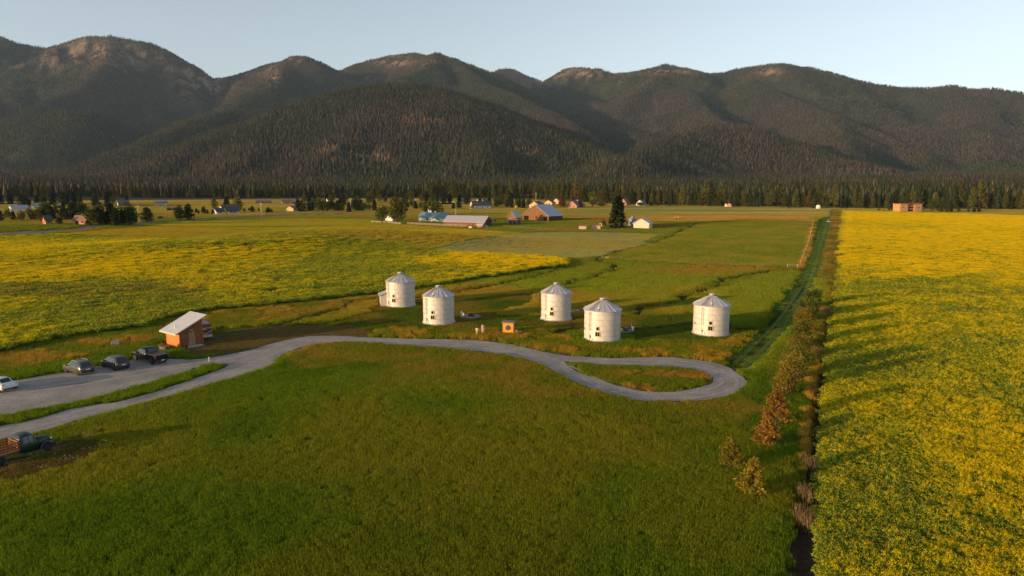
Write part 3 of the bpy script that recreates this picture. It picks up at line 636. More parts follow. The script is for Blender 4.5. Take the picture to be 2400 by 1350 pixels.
def scatter(name, protos, pts, rot, scl, idx, col, **tags):
    for p in protos: PROTO.objects.link(p) if p.name not in PROTO.objects else None
    coll = bpy.data.collections.new(name + '_sources')
    for p in protos: coll.objects.link(p)
    n = len(pts); me = bpy.data.meshes.new(name); me.vertices.add(n); me.vertices.foreach_set('co', np.asarray(pts, np.float32).ravel())
    a = me.attributes.new('rot', 'FLOAT_VECTOR', 'POINT'); a.data.foreach_set('vector', np.asarray(rot, np.float32).ravel())
    a = me.attributes.new('scl', 'FLOAT_VECTOR', 'POINT'); a.data.foreach_set('vector', np.asarray(scl, np.float32).ravel())
    a = me.attributes.new('idx', 'INT', 'POINT'); a.data.foreach_set('value', np.asarray(idx, np.int32))
    a = me.attributes.new('col', 'FLOAT_COLOR', 'POINT'); a.data.foreach_set('color', np.concatenate([col, np.ones((n, 1))], 1).astype(np.float32).ravel())
    o = link(name, me); g = bpy.data.node_groups.new(name, 'GeometryNodeTree')
    g.interface.new_socket('Geometry', in_out='INPUT', socket_type='NodeSocketGeometry'); g.interface.new_socket('Geometry', in_out='OUTPUT', socket_type='NodeSocketGeometry')
    N = g.nodes; L = g.links; gi = N.new('NodeGroupInput'); go = N.new('NodeGroupOutput'); ip = N.new('GeometryNodeInstanceOnPoints'); ci = N.new('GeometryNodeCollectionInfo')
    ci.inputs['Collection'].default_value = coll; ci.inputs['Separate Children'].default_value = True; ci.inputs['Reset Children'].default_value = True; ip.inputs['Pick Instance'].default_value = True
    def attr(nm, ty):
        q = N.new('GeometryNodeInputNamedAttribute'); q.data_type = ty; q.inputs['Name'].default_value = nm; return q.outputs['Attribute']
    L.new(gi.outputs[0], ip.inputs['Points']); L.new(ci.outputs[0], ip.inputs['Instance']); L.new(attr('rot', 'FLOAT_VECTOR'), ip.inputs['Rotation']); L.new(attr('scl', 'FLOAT_VECTOR'), ip.inputs['Scale'])
    L.new(attr('idx', 'INT'), ip.inputs['Instance Index']); L.new(ip.outputs[0], go.inputs[0]); md = o.modifiers.new('scatter', 'NODES'); md.node_group = g
    return tag(o, kind='stuff', **tags)
GM = leafmat('grass_blades', inst=True, var=.32, transl=.5, per=.05)
CM = [leafmat('crop_leaves', inst=True, var=.4, transl=.45, per=.06), leafmat('crop_flowers', (.88, .62, .008), var=.15, transl=.4, per=.04)]
def proto(nm, me): return bpy.data.objects.new(nm, me)
GP = [proto('grass_source_%s' % 'abcdefgh'[i], grass_patch('grass_source', 100 + i, 320, .30, .016, .12, GM, clump=.06)) for i in range(4)]
TP = [proto('tall_source_%s' % 'abcdefgh'[i], grass_patch('tall_source', 120 + i, 220, .75, .012, .16, GM, clump=.5)) for i in range(3)]
CP = [proto('crop_source_%s' % 'abcdefgh'[i], crop_patch('crop_source', 140 + i, nf, CM)) for i, nf in enumerate((3, 11, 24, 44, 70))]
def place_cover():
    r = np.random.default_rng(21); X = []; 
    for r0, r1, s in [(24, 60, .85), (60, 95, 1.0), (95, 150, 1.45), (150, 240, 2.2), (240, 380, 3.2), (380, 620, 4.2), (620, 990, 6.5)]:
        nr = int((r1 - r0) / (s * .8)); 
        for i in range(nr):
            rr = r0 + (i + .5) * (r1 - r0) / nr; na = int(R(106) * rr / (s * .8)); az = R(-53) + (np.arange(na) + r.random(na)) / na * R(106); q = rr + (r.random(na) - .5) * s * .8
            X.append(np.stack([q * np.sin(az), q * np.cos(az), np.full(na, s)], 1))
    x, y, s = np.concatenate(X).T; z = H(x, y); col, kind, tall, px, py = cover(x, y, z)
    ok = (px > -900) & (px < 3100) & (py < 2000) & (kind != 2)
    dr = np.zeros(len(x), bool)
    dist = np.hypot(x, y)
    # keep off the gravel: the patch centre must be outside by its own half width
    for dx, dy in ((0, 0), (.5, 0), (-.5, 0), (0, .5), (0, -.5)):
        p2, q2, _ = project(x + dx * s, y + dy * s, z); dr |= inpoly(p2, q2, DRIVE) & ~inpoly(p2, q2, ISLAND)
    ok &= ~dr
    for bx, by, br in KEEP_OFF: ok &= np.hypot(x - bx, y - by) > br + s * .35
    dk_ = np.full(x.shape, 1e9)
    for c in CRK: dk_ = np.minimum(dk_, seglist_dist(x, y, c))
    ok &= ~((dk_ < .25 + s * .42) & (y > 108)); ok &= np.minimum(seglist_dist(x, y, TRA), seglist_dist(x, y, TRB)) > .15 + s * .13
    fe_ = np.interp(px, EX, EY); ok &= (py > fe_ - 1.0)
    ok &= ~((seglist_dist(x, y, RDL) < 3.5 + s * .5))
    x, y, z, s, col, kind, tall, px, py = [a[ok] for a in (x, y, z, s, col, kind, tall, px, py)]; n = len(x)
    n2 = fbm(x / 2.2, y / 2.2, 3, 81); n3 = fbm(x / 14, y / 9, 4, 83); n5 = fbm(x / 60, y / 30, 3, 85)
    rz = r.random(n) * 6.283; rot = np.stack([np.zeros(n), np.zeros(n), rz], 1)
    hv = np.where(dist[ok] > 240, 1.25, 1.0)
    g = (kind == 0) | ((kind == 3) & (tall > .22)); t = kind == 4
    # drifts of tall seeding grass inside the meadow
    tl = g & (kind == 0) & (col[:, 0] > col[:, 1] * 1.30) & (n2 > .46); g2 = g & ~tl
    dd_ = np.hypot(x, y); fm = sstep(90, 280, dd_)[:, None]; cj = col * (1.0 + .2 * n2)[:, None] * (np.array([2.65, 2.45, 1.2]) * (1 - fm) + np.array([1.75, 1.6, 1.1]) * fm)
    m = g2 | ((kind == 3) & (tall <= .22)); hh = np.where(kind == 3, .35, .88 + .2 * n3) * np.clip(tall + .45, .35, 1.3); hh *= np.clip(s, 1, 2.2) ** .5
    m &= ~((kind == 3) & (tall < .12) & (n2 < .5))
    scatter('meadow_grass', GP, np.stack([x, y, z], 1)[m], rot[m], np.stack([s, s, hh], 1)[m], r.integers(0, 4, m.sum()), cj[m], label='green and olive meadow grass covering the fields around the grain bins', cat='grass')
    m = tl | t; hh = (.55 + .7 * n2) * np.clip(tall + .3, .5, 1.2) * np.where(t, 1.0, .75)
    scatter('tall_dry_grass', TP, np.stack([x, y, z], 1)[m], rot[m], np.stack([s, s, hh], 1)[m], r.integers(0, 3, m.sum()), cj[m], label='drifts of tall tan and rust coloured dry grass', cat='grass')
    m = kind == 1; xc, yc = x[m], y[m]; right = px[m] > 1600
    nn = .5 * n3[m] + .28 * n5[m] + .22 * n2[m]
    dens = (nn - .5) * np.where(right, 5.0, 7.0) + 1.9
    pyc = py[m]; pxc = px[m]
    # right field: fullest flower far out, greener in the middle distance and along the near left edge
    f_r = np.interp(pyc, [495, 640, 690, 760, 900, 1050, 1350], [3.2, 2.2, -.5, -1.0, -1.0, -.4, -.4]) + np.interp(pxc, [1920, 2100, 2400], [-.3, 0, .5])
    tree_shadow = (np.abs(pyc - np.interp(pxc, [1975, 2150, 2340], [688, 680, 658])) < 12) & (pxc < 2350); f_r = f_r - 2.0 * tree_shadow  # long tree shadow across the crop, put in as a band with fewer flowers
    f_r = f_r - 2.2 * np.exp(-((pxc - 2130) / 70) ** 2 - ((pyc - 537) / 9) ** 2) - 1.6 * (np.abs(pyc - 640) < 10) * (pxc < 2120) * (n2[m] > .4)
    tram = np.abs(((xc - .486 * yc) / 13.0) % 1.0 - .5) * 13.0; f_r = f_r - 1.3 * (tram < .9) - .5 * sstep(.5, .62, fbm((xc - .486 * yc) / 5, yc / 90, 3, 88))
    # left field: yellow on the crest and far left, bare green on the right-hand slope, mottled near the drive
    f_l = np.interp(pyc, [550, 575, 620, 670, 690, 720, 830], [-.9, 0, .6, .1, -1.9, -1.2, -1.3])
    f_l = f_l + 2.2 * np.exp(-((pxc - 1150) / 190) ** 2 - ((pyc - 620) / 22) ** 2) - 3.6 * np.exp(-((pxc - 840) / 190) ** 2 - ((pyc - 635) / 42) ** 2)
    f_l = f_l + 1.8 * np.exp(-((pyc - np.interp(pxc, [-200, 0, 330, 520, 740], [668, 660, 620, 596, 566])) / 13) ** 2) * (pxc < 760) - 1.0 * (pyc < 600) * (pxc > 760) - .8 * np.exp(-((pxc - 250) / 160) ** 2 - ((pyc - 560) / 8) ** 2)
    f_l = f_l - 1.8 * np.exp(-((pyc - 690) / 14) ** 2) * (pxc < 420)
    v = np.clip(np.round(dens + np.where(right, f_r, f_l) - .4 + r.normal(size=m.sum()) * .5), 0, 4).astype(int)
    cg = np.zeros((m.sum(), 3)); cg[:] = (.33, .36, .024); cg = mixc(cg, (.19, .27, .035), sstep(.5, .35, n3[m]) * .7); cg = mixc(cg, (.34, .36, .02), sstep(640, 560, pyc) * .5)
    brown = (~right) * np.exp(-((pyc - 690) / 22) ** 2) * (pxc < 480) * sstep(.4, .6, n2[m]); cg = mixc(cg, (.14, .11, .05), brown * .7)
    sc2 = s[m]; hh = (.8 + .45 * n2[m]) * np.clip(sc2, 1, 2) ** .35
    scatter('flowering_crop', CP, np.stack([xc, yc, z[m]], 1), rot[m], np.stack([sc2, sc2, hh], 1), v, cg, label='yellow flowering canola crop covering the fields', cat='crop')
    print('patches', n)
KEEP_OFF = []

# ------------------------------------------------------------------ materials for built things
WHITE_SHEET = ribbed('painted_corrugated_wall', (.60, .555, .515), 'Z', .105, .5, .1, .5, .1, .86, dirt=(.53, .485, .445)); SEAM = plain('sheet_seam', (.30, .27, .245), .6, var=.5, scale=2)
def roofmat():
    m, n, l, b = nt('galvanised_roof'); tc = n.new('ShaderNodeTexCoord'); no = n.new('ShaderNodeTexNoise'); no.inputs['Scale'].default_value = 1.3; no.inputs['Detail'].default_value = 6; l.new(tc.outputs['Object'], no.inputs['Vector'])
    r = n.new('ShaderNodeValToRGB'); r.color_ramp.elements[0].position = .35; r.color_ramp.elements[0].color = (.40, .40, .43, 1); r.color_ramp.elements[1].position = .7; r.color_ramp.elements[1].color = (.54, .53, .55, 1)
    l.new(no.outputs['Fac'], r.inputs[0]); l.new(r.outputs[0], b.inputs['Base Color']); b.inputs['Roughness'].default_value = .45; b.inputs['Metallic'].default_value = .35; return m
GALV = roofmat(); RIB = plain('roof_rib_metal', (.50, .48, .47), .4, .4); PADC = plain('concrete', (.40, .36, .32), .9, scale=3); DARK = plain('dark_glass', (.018, .016, .014), .12, var=.3); DARKOPEN = plain('dark_interior', (.012, .010, .009), .9)
FRAME = plain('cream_frame', (.52, .44, .30), .6); PIPE = plain('white_enamel', (.72, .68, .62), .4); GREYM = plain('grey_metal', (.22, .21, .20), .5, .5); BLACK = plain('black_rubber', (.015, .015, .016), .85)
def wood(name, col, axis='X', period=.22, dark=.6): return ribbed(name, col, axis, period, .85, 0, .5, .35, dark)
def onwall(ang, r, z): return Vector((r * math.sin(ang), -r * math.cos(ang), z))   # a point of the bin wall; angle from -Y towards +X

def make_bin():
    RB, HW, RR = 2.72, 4.9, 1.36
    t = empty('grain_bin', (0, 0, 0))
    MB().lathe([(RB, .22), (RB, HW)], 72, cap=False).build('wall', WHITE_SHEET, t, True)
    MB().lathe([(RB + .22, -.25), (RB + .22, .20), (RB + .02, .26), (RB - .05, .26)], 72).build('base_ring', PADC, t, True)
    rf = MB(); n = 20; V = []; eave = RB + .17; top = .42
    for i in range(n * 2):
        a = math.pi * i / n; V.append((eave * math.cos(a), eave * math.sin(a), HW - .03)); 
    for i in range(n * 2):
        a = math.pi * i / n; V.append((top * math.cos(a), top * math.sin(a), HW + RR - .03))
    m2 = n * 2; rf.add(V, [(i, (i + 1) % m2, m2 + (i + 1) % m2, m2 + i) for i in range(m2)])
    rf.lathe([(eave, HW - .03), (eave, HW - .10), (RB - .04, HW - .10)], m2, cap=False); roof = rf.build('roof', GALV, t)
    rb = MB()
    for i in range(n):
        a = 2 * math.pi * i / n; rb.bar((eave * math.cos(a), eave * math.sin(a), HW - .01), (top * math.cos(a), top * math.sin(a), HW + RR - .01), .042, 5)
    rb.build('rib', RIB, roof)
    MB().lathe([(.42, HW + RR - .06), (.46, HW + RR + .20), (.52, HW + RR + .22), (.50, HW + RR + .30), (.12, HW + RR + .38)], 20).build('cap', RIB, t, True)
    sm = MB()
    for z in (1.05, 1.88, 2.71, 3.54, 4.37): sm.lathe([(RB + .004, z - .018), (RB + .012, z), (RB + .004, z + .018)], 72, cap=False)
    for k in range(16):
        for j, z in enumerate((.26, 1.05, 1.88, 2.71, 3.54, 4.37)):
            a = (k + .5 * (j % 2)) * math.pi / 8 + .13; p0 = onwall(a, RB + .008, z); p1 = onwall(a, RB + .008, min(z + .83, HW - .05)); sm.bar(p0, p1, .010, 3)
    sm.build('seam', SEAM, t)
    # ladder on the wall and up the roof
    la = R(-46); lad = MB()
    for s in (-.055, .055): lad.bar(onwall(la + s, RB + .10, 1.9), onwall(la + s, RB + .10, HW - .05), .022, 5)
    for k in range(11): lad.bar(onwall(la - .055, RB + .10, 2.0 + k * .27), onwall(la + .055, RB + .10, 2.0 + k * .27), .016, 4)
    for z in (2.1, 4.5):
        for s in (-.055, .055): lad.bar(onwall(la + s, RB - .02, z), onwall(la + s, RB + .12, z), .03, 4)
    lad.build('ladder', GREYM, t)
    rl = MB(); sl = (HW + RR - (HW)) / (eave - top)
    def onroof(ang, r, d=.09): return onwall(ang, r, HW + (eave - r) * sl + d)
    for s in (-.16, .16):
        a_ = onroof(la, eave - .1); b_ = onroof(la, .7); off = Vector((math.cos(la) * s, math.sin(la) * s, 0)); rl.bar(a_ + off, b_ + off, .03, 4)
    for k in range(8):
        p = onroof(la, eave - .25 - k * .26); off = Vector((math.cos(la) * .17, math.sin(la) * .17, 0)); rl.bar(p - off, p + off, .024, 4)
    rl.build('roof_ladder', GREYM, t)
    MB().bar(onroof(R(-19), eave - .42, -.1), onroof(R(-19), eave - .42, .42), .055, 8).build('vent_pipe', PIPE, t)
    MB().bar(onroof(R(-19), eave - .42, -.02), onroof(R(-19), eave - .42, .06), .13, 8).build('pipe_flashing', BLACK, t)
    # two windows one above the other
    for z, w, h in ((1.42, .66, .62), (2.28, .42, .46)):
        ang = R(-20); M = Matrix.Translation(onwall(ang, RB, z)) @ Matrix.Rotation(ang, 4, 'Z')
        f = MB()
        for x0, x1, z0, z1 in ((-w / 2 - .07, w / 2 + .07, h / 2, h / 2 + .07), (-w / 2 - .07, w / 2 + .07, -h / 2 - .08, -h / 2), (-w / 2 - .07, -w / 2, -h / 2, h / 2), (w / 2, w / 2 + .07, -h / 2, h / 2)): f.box(x0, x1, -.07, .10, z0, z1, M)
        if w > .5: f.box(-.015, .015, -.055, -.03, -h / 2, h / 2, M)
        fr = f.build('window', FRAME, t); MB().box(-w / 2, w / 2, -.03, -.015, -h / 2, h / 2, M).build('pane', DARK, fr)
    # electric meter, conduits, tap, opposite door
    ang = R(-46); M = Matrix.Translation(onwall(ang, RB, .95)) @ Matrix.Rotation(ang, 4, 'Z')
    mt = MB().box(-.12, .12, -.14, .05, -.22, .18, M); mt.bar(M @ Vector((0, -.08, -.2)), M @ Vector((0, -.08, -.75)), .03, 5); mt.bar(M @ Vector((.0, -.06, .15)), M @ Vector((0, -.06, .42)), .025, 5); mt.build('meter_box', GREYM, t)
    M = Matrix.Translation(onwall(R(-38), RB, .55)) @ Matrix.Rotation(R(-38), 4, 'Z'); MB().box(-.07, .07, -.10, .04, -.12, .12, M).build('outlet_box', GREYM, t)
    M = Matrix.Translation(onwall(R(-78), RB, 1.9)) @ Matrix.Rotation(R(-78), 4, 'Z'); MB().box(-.11, .11, -.12, .04, -.14, .14, M).build('wall_light', GREYM, t)
    M = Matrix.Translation(onwall(R(160), RB, 1.25)) @ Matrix.Rotation(R(160), 4, 'Z'); dr = MB().box(-.5, .5, -.06, .12, -1.0, 1.0, M).build('door', FRAME, t); MB().box(.36, .42, -.12, -.06, -.05, .05, M).build('handle', BLACK, dr)
    return t
BINS = [((940, 722), 'white grain bin with small lean-to on its left side'), ((1029, 764), 'white grain bin second from the left, nearest the two people'), ((1303, 755), 'white grain bin behind the gap to the right of the wooden box'),
        ((1411, 806), 'largest looking white grain bin closest to the gravel drive'), ((1665, 791), 'rightmost white grain bin standing alone near the turning loop')]
bin0 = make_bin(); BP = []
for i, ((px, py), lab) in enumerate(BINS):
    b = bin0 if i == 0 else dup(bin0); x, y = _flat(px, py); d = Vector((x, y)).normalized() * 2.94; p = Vector((x + d.x, y + d.y)); z = float(H(p.x, p.y)); b.location = (p.x, p.y, z); b.rotation_euler = (0, 0, R([0, 3, 0, -2, 2][i]))
    s = [1.03, .99, .98, 1.03, 1.03][i]; b.scale = (s, s, 1.0 if i else 1.02); tag(b, lab, 'grain bin', 'round white grain bins'); BP.append(p); KEEP_OFF.append((p.x, p.y, 2.7))
# lean-to against the first bin
lt = MB(); Pb = BP[0]; M = Matrix.Translation((Pb.x - 4.1, Pb.y - .1, float(H(Pb.x - 4, Pb.y)))) @ Matrix.Rotation(R(14), 4, 'Z')
lt.add([(0, -1.3, -.1), (2.2, -1.3, -.1), (2.2, 1.5, -.1), (0, 1.5, -.1), (0, -1.3, 2.25), (2.2, -1.3, 3.05), (2.2, 1.5, 3.05), (0, 1.5, 2.25)], [(0, 3, 2, 1), (4, 5, 6, 7), (0, 1, 5, 4), (1, 2, 6, 5), (2, 3, 7, 6), (3, 0, 4, 7)], M)
e_ = empty('lean_to', (0, 0, 0), 0, 'small white lean-to shed against the left side of the leftmost grain bin', 'shed')
lt.build('wall', WHITE_SHEET, e_)
MB().add([(-.35, -1.5, 2.14), (2.3, -1.5, 3.12), (2.3, 1.7, 3.12), (-.35, 1.7, 2.14), (-.35, -1.5, 2.24), (2.3, -1.5, 3.22), (2.3, 1.7, 3.22), (-.35, 1.7, 2.24)], [(0, 3, 2, 1), (4, 5, 6, 7), (0, 1, 5, 4), (1, 2, 6, 5), (2, 3, 7, 6), (3, 0, 4, 7)], M).build('roof', RIB, e_)
e_.location.z = .0
KEEP_OFF.append((Pb.x - 3, Pb.y, 1.2))

# ------------------------------------------------------------------ patios behind the bins with a fire pit and a bench
def patio(px, py, r, lab, n):
    x, y = _flat(px, py); z = float(H(x, y)); KEEP_OFF.append((x, y, r * .95))
    tag(MB().lathe([(r, -.2), (r, .10), (r - .1, .13)], 40, Matrix.Translation((x, y, z))).build('patio', plain('patio_gravel', (.25, .22, .20), .95, scale=2)), 'round gravel patio ' + lab, 'patio', 'round patios behind the bins')
    f = MB().lathe([(.62, .12), (.62, .52), (.5, .55), (.45, .52), (.45, .2)], 18, Matrix.Translation((x + .1, y, z))).build('fire_pit', plain('rusty_steel', (.07, .045, .035), .8)); tag(f, 'dark round fire pit ' + lab, 'fire pit', 'fire pits')
    q = empty('bench', (x + n * 1.5, y + .2, z + .13), R(80), 'small pale bench ' + lab, 'bench', 'patio benches')
    MB().box(-.6, .6, -.2, .2, .42, .5).build('seat', PIPE, q); MB().box(-.6, .6, .18, .24, .5, .9).build('backrest', PIPE, q)
    for s in (-.5, .5): MB().box(s - .04, s + .04, -.18, .18, 0, .42).build('leg', PIPE, q)
patio(1103, 742, 1.9, 'between the second and third grain bins', -1); patio(1356, 730, 2.0, 'just behind the gap between the third and fourth grain bins', 1); patio(1462, 776, 1.7, 'at the right edge of the nearest grain bin', 1)

# ------------------------------------------------------------------ small wooden pump house with a round dark emblem
x, y = _flat(1192, 784); t = empty('wooden_hut', (x, y + .8, 0), R(-8), 'small orange wooden hut with a round dark disc on its front', 'hut'); KEEP_OFF.append((x, y + .9, 1.3))
OW = ribbed('orange_planks', (.62, .30, .055), 'Z', .30, .7, 0, .4, .25, .7)
MB().box(-.86, .86, -.7, .7, .25, 1.85).build('wall', OW, t); rf_ = MB(); rf_.prism([(-1.02, 1.92), (1.02, 1.84), (1.02, 1.95), (-1.02, 2.03)], -.9, .85); rf_.build('roof', plain('grey_shingle', (.24, .19, .15), .9), t)
M = Matrix.Translation((0, -.70, 1.08)) @ Matrix.Rotation(R(90), 4, 'X'); dsc = MB().lathe([(.42, 0), (.42, .05), (.36, .06)], 10, M).build('disc', plain('dark_bronze', (.085, .045, .035), .7), t)
rg = MB()
for k in range(6): a = k * math.pi / 3; rg.bar(M @ Vector((.06 * math.cos(a), .06 * math.sin(a), .07)), M @ Vector((.34 * math.cos(a), .34 * math.sin(a), .07)), .02, 4)
rg.build('spoke', plain('dull_bronze', (.20, .11, .08), .6), dsc)
for sx in (-1, 1):
    MB().box(sx * .78 - .09, sx * .78 + .09, -.66, -.48, -.1, .25).build('foot', PADC, t); MB().box(sx * .78 - .09, sx * .78 + .09, .46, .64, -.1, .25).build('foot', PADC, t)
tag(MB().box(-.18, .18, -.14, .14, -.05, .62, Matrix.Translation((x + 1.25, y + .5, 0))).build('utility_box', PIPE), 'small white utility box right beside the orange wooden hut', 'utility box')

# ------------------------------------------------------------------ two people
def skin(name, verts, edges, rad, mat, parent, sub=2):
    me = bpy.data.meshes.new(name); me.from_pydata(verts, edges, []); o = link(name, me, mat, parent); md = o.modifiers.new('s', 'SKIN'); 
    for i, v in enumerate(me.skin_vertices[0].data): v.radius = (rad[i], rad[i] * (.8 if rad[i] > .09 else 1)); v.use_root = (i == 0)
    sb = o.modifiers.new('u', 'SUBSURF'); sb.levels = sub; sb.render_levels = sub
    dg = bpy.context.evaluated_depsgraph_get(); ev = bpy.data.meshes.new_from_object(o.evaluated_get(dg)); o.modifiers.clear(); o.data = ev; ev.name = name; ev.shade_smooth()
    if not ev.materials: ev.materials.append(mat)
    return o
def person(px, py, hgt, rz, shirt, legs, hair, lab, cloth, arm=0.0):
    x, y = _flat(px, py); p = empty('person', (x, y, 0), rz, lab, 'person', 'people standing on the grass'); k = hgt / 1.75; p.scale = (k, k, k); SK = plain('skin', (.50, .29, .19), .6)
    J = dict(pel=(0, 0, .95), wa=(0, 0, 1.10), ch=(0, 0, 1.32), nk=(0, .0, 1.50), hd=(0, -.015, 1.60), ht=(0, 0, 1.70),
             sl=(.17, 0, 1.42), el=(.24, .02, 1.13), wl=(.25 - arm * .1, -.06 - arm * .22, .88 + arm * .22), sr=(-.17, 0, 1.42), er=(-.24, .02, 1.13), wr=(-.25 + arm * .1, -.05 - arm * .2, .88 + arm * .2),
             hl=(.09, 0, .90), kl=(.11, -.03, .50), al=(.12, .02, .09), fl=(.13, -.14, .04), hr=(-.09, 0, .90), kr=(-.11, -.02, .50), ar=(-.12, .03, .09), fr=(-.13, -.13, .04))
    rd = dict(pel=.13, wa=.125, ch=.15, nk=.05, hd=.085, ht=.075, sl=.062, el=.045, wl=.028, sr=.062, er=.045, wr=.028, hl=.095, kl=.062, al=.042, fl=.035, hr=.095, kr=.062, ar=.042, fr=.035)
    ed = [('pel', 'wa'), ('wa', 'ch'), ('ch', 'nk'), ('nk', 'hd'), ('hd', 'ht'), ('ch', 'sl'), ('sl', 'el'), ('el', 'wl'), ('ch', 'sr'), ('sr', 'er'), ('er', 'wr'), ('pel', 'hl'), ('hl', 'kl'), ('kl', 'al'), ('al', 'fl'), ('pel', 'hr'), ('hr', 'kr'), ('kr', 'ar'), ('ar', 'fr')]
    for s, w in (('l', 1), ('r', -1)):     # palm, five fingers
        W = Vector(J['w' + s]); J['m' + s] = tuple(W + Vector((0, -.02, -.07))); rd['m' + s] = .026; ed.append(('w' + s, 'm' + s))
        for q in range(5):
            a = 'f%d%s' % (q, s); off = Vector((w * .0, -.045 + q * .022, -.15 + abs(q - 2) * .012)) if q < 4 else Vector((-w * .03, -.06, -.09)); J[a] = tuple(W + off); rd[a] = .0085; ed.append(('m' + s, a))
    ks = list(J); idx = {q: i for i, q in enumerate(ks)}
    skin('body', [J[q] for q in ks], [(idx[a], idx[b]) for a, b in ed], [rd[q] for q in ks], SK, p, 2)
    sh = ['pel', 'wa', 'ch', 'sl', 'el', 'sr', 'er']; i2 = {q: i for i, q in enumerate(sh)}
    skin('shirt', [J[q] for q in sh], [(i2[a], i2[b]) for a, b in [('pel', 'wa'), ('wa', 'ch'), ('ch', 'sl'), ('sl', 'el'), ('ch', 'sr'), ('sr', 'er')]], [rd[q] * 1.18 + .012 for q in sh], shirt, p, 2)
    tr = ['pel', 'hl', 'kl'] + (['al'] if cloth == 'trousers' else []) + ['hr', 'kr'] + (['ar'] if cloth == 'trousers' else []); i3 = {q: i for i, q in enumerate(tr)}
    es = [('pel', 'hl'), ('hl', 'kl'), ('pel', 'hr'), ('hr', 'kr')] + ([('kl', 'al'), ('kr', 'ar')] if cloth == 'trousers' else [])
    skin(cloth, [(J[q][0], J[q][1], J[q][2] - (.02 if q[0] != 'k' or cloth == 'trousers' else -.02)) for q in tr], [(i3[a], i3[b]) for a, b in es], [rd[q] * 1.12 + .014 for q in tr], legs, p, 2)
    bm = MB(); bm.lathe([(.02, 1.76), (.075, 1.74), (.100, 1.69), (.102, 1.63), (.085, 1.57)], 14, Matrix.Translation((0, .018, 0))); bm.build('hair', hair, p, True)
    fc = MB(); fc.box(-.012, .012, -.125, -.09, 1.60, 1.64); fc.box(-.03, .03, -.098, -.085, 1.565, 1.575); fc.build('nose_and_mouth', SK, p)
    for s in (-1, 1): MB().lathe([(.012, -.01), (.012, .01)], 8, Matrix.Translation((s * .032, -.092, 1.655))).build('eye', BLACK, p); MB().lathe([(.01, -.03), (.016, 0), (.01, .03)], 8, Matrix.Translation((s * .088, 0, 1.63))).build('ear', SK, p)
    return p
person(1118, 789, 1.62, R(160), plain('tan_shirt', (.50, .36, .26), .9), plain('khaki_shorts', (.42, .30, .22), .9), plain('brown_hair', (.06, .03, .018), .8), 'person in a tan shirt and shorts standing on the left of the pair', 'shorts', .3)
person(1132, 784, 1.80, R(205), plain('cream_top', (.68, .56, .47), .9), plain('pale_trousers', (.62, .50, .42), .9), plain('dark_hair', (.025, .014, .010), .8), 'taller person in pale top and trousers on the right of the pair', 'trousers', .1)

# ------------------------------------------------------------------ cedar shed with the mono-pitch metal roof
c0 = Vector(_flat(422, 815)); a = R(53); t = empty('cedar_shed', (c0.x, c0.y, 0), a, 'orange cedar shed with slanted pale metal roof beside the parked cars', 'shed')
LX, WY = 3.6, 3.9; h0, h1 = 2.35, 3.95; KEEP_OFF.append((c0.x - .4, c0.y + 3, 3.4))
CED_LIT = ribbed('cedar_boards_lit', (.62, .17, .016), 'Y', .26, .65, 0, .6, .3, .62); CED_SHADED = ribbed('cedar_boards_shaded', (.24, .080, .018), 'X', .26, .7, 0, .6, .35, .6)  # same cedar twice: bright for the sunlit wall, darkened for the shaded walls
w = MB(); w.add([(0, 0, -.1), (0, WY, -.1), (0, WY, h0), (0, 0, h0), (.02, 0, -.1), (.02, WY, -.1), (.02, WY, h0), (.02, 0, h0)], [(0, 1, 2, 3), (4, 7, 6, 5)]); w.build('front_wall', CED_LIT, t)
w = MB(); w.prism([(.02, -.1), (LX, -.1), (LX, h1), (.02, h0)], 0, WY); w.build('wall', CED_SHADED, t)
for (x_, y_) in ((-.03, -.03), (LX - .07, -.03), (-.03, WY - .07)): MB().box(x_, x_ + .1, y_, y_ + .1, -.1, h0 if x_ < 1 else h1 - .05).build('corner_trim', CED_LIT, t)
rr_ = (h1 - h0) / LX; rf = MB(); e = .75; rf.prism([(-e, h0 - e * rr_ + .03), (LX + e * .8, h1 + e * .8 * rr_ + .03), (LX + e * .8, h1 + e * .8 * rr_ + .19), (-e, h0 - e * rr_ + .19)], -.45, WY + .45)
rf.build('roof', ribbed('standing_seam_metal', (.52, .52, .55), 'Y', .45, .4, .2, .3, .08, .93), t, bevel=.012)
MB().box(-e - .03, -e, -.45, WY + .45, h0 - e * rr_ - .02, h0 - e * rr_ + .18).build('fascia', plain('pale_fascia', (.62, .48, .34), .6), t)
zf = h0 + .3 * rr_; MB().bar((.35, WY * .45, zf + .1), (.35, WY * .45, zf + .62), .09, 10).build('chimney', PIPE, t)
d_ = MB().box(1.35, 2.35, -.06, -.002, -.02, 2.1).build('door', plain('birch_door', (.34, .20, .09), .6, var=.5, scale=9), t); MB().box(1.42, 1.47, -.12, -.06, 1.0, 1.06).build('handle', GREYM, d_)
MB().box(1.6, 2.1, -.14, -.002, 2.32, 2.42).build('lamp_shade', FRAME, t)
sl_ = MB().box(.7, 3.0, -1.35, -.1, -.12, .07).build('concrete_slab', PADC); sl_.location = t.location; sl_.rotation_euler = (0, 0, a); tag(sl_, 'pale concrete step slab at the door of the cedar shed', 'slab')
pt = MB().lathe([(.20, 0), (.26, .3), (.26, .32)], 12, Matrix.Translation((.62, -.5, -.02))).build('pot', BLACK); pt.location = t.location; pt.rotation_euler = (0, 0, a); tag(pt, 'black bucket on the ground left of the cedar shed door', 'bucket')
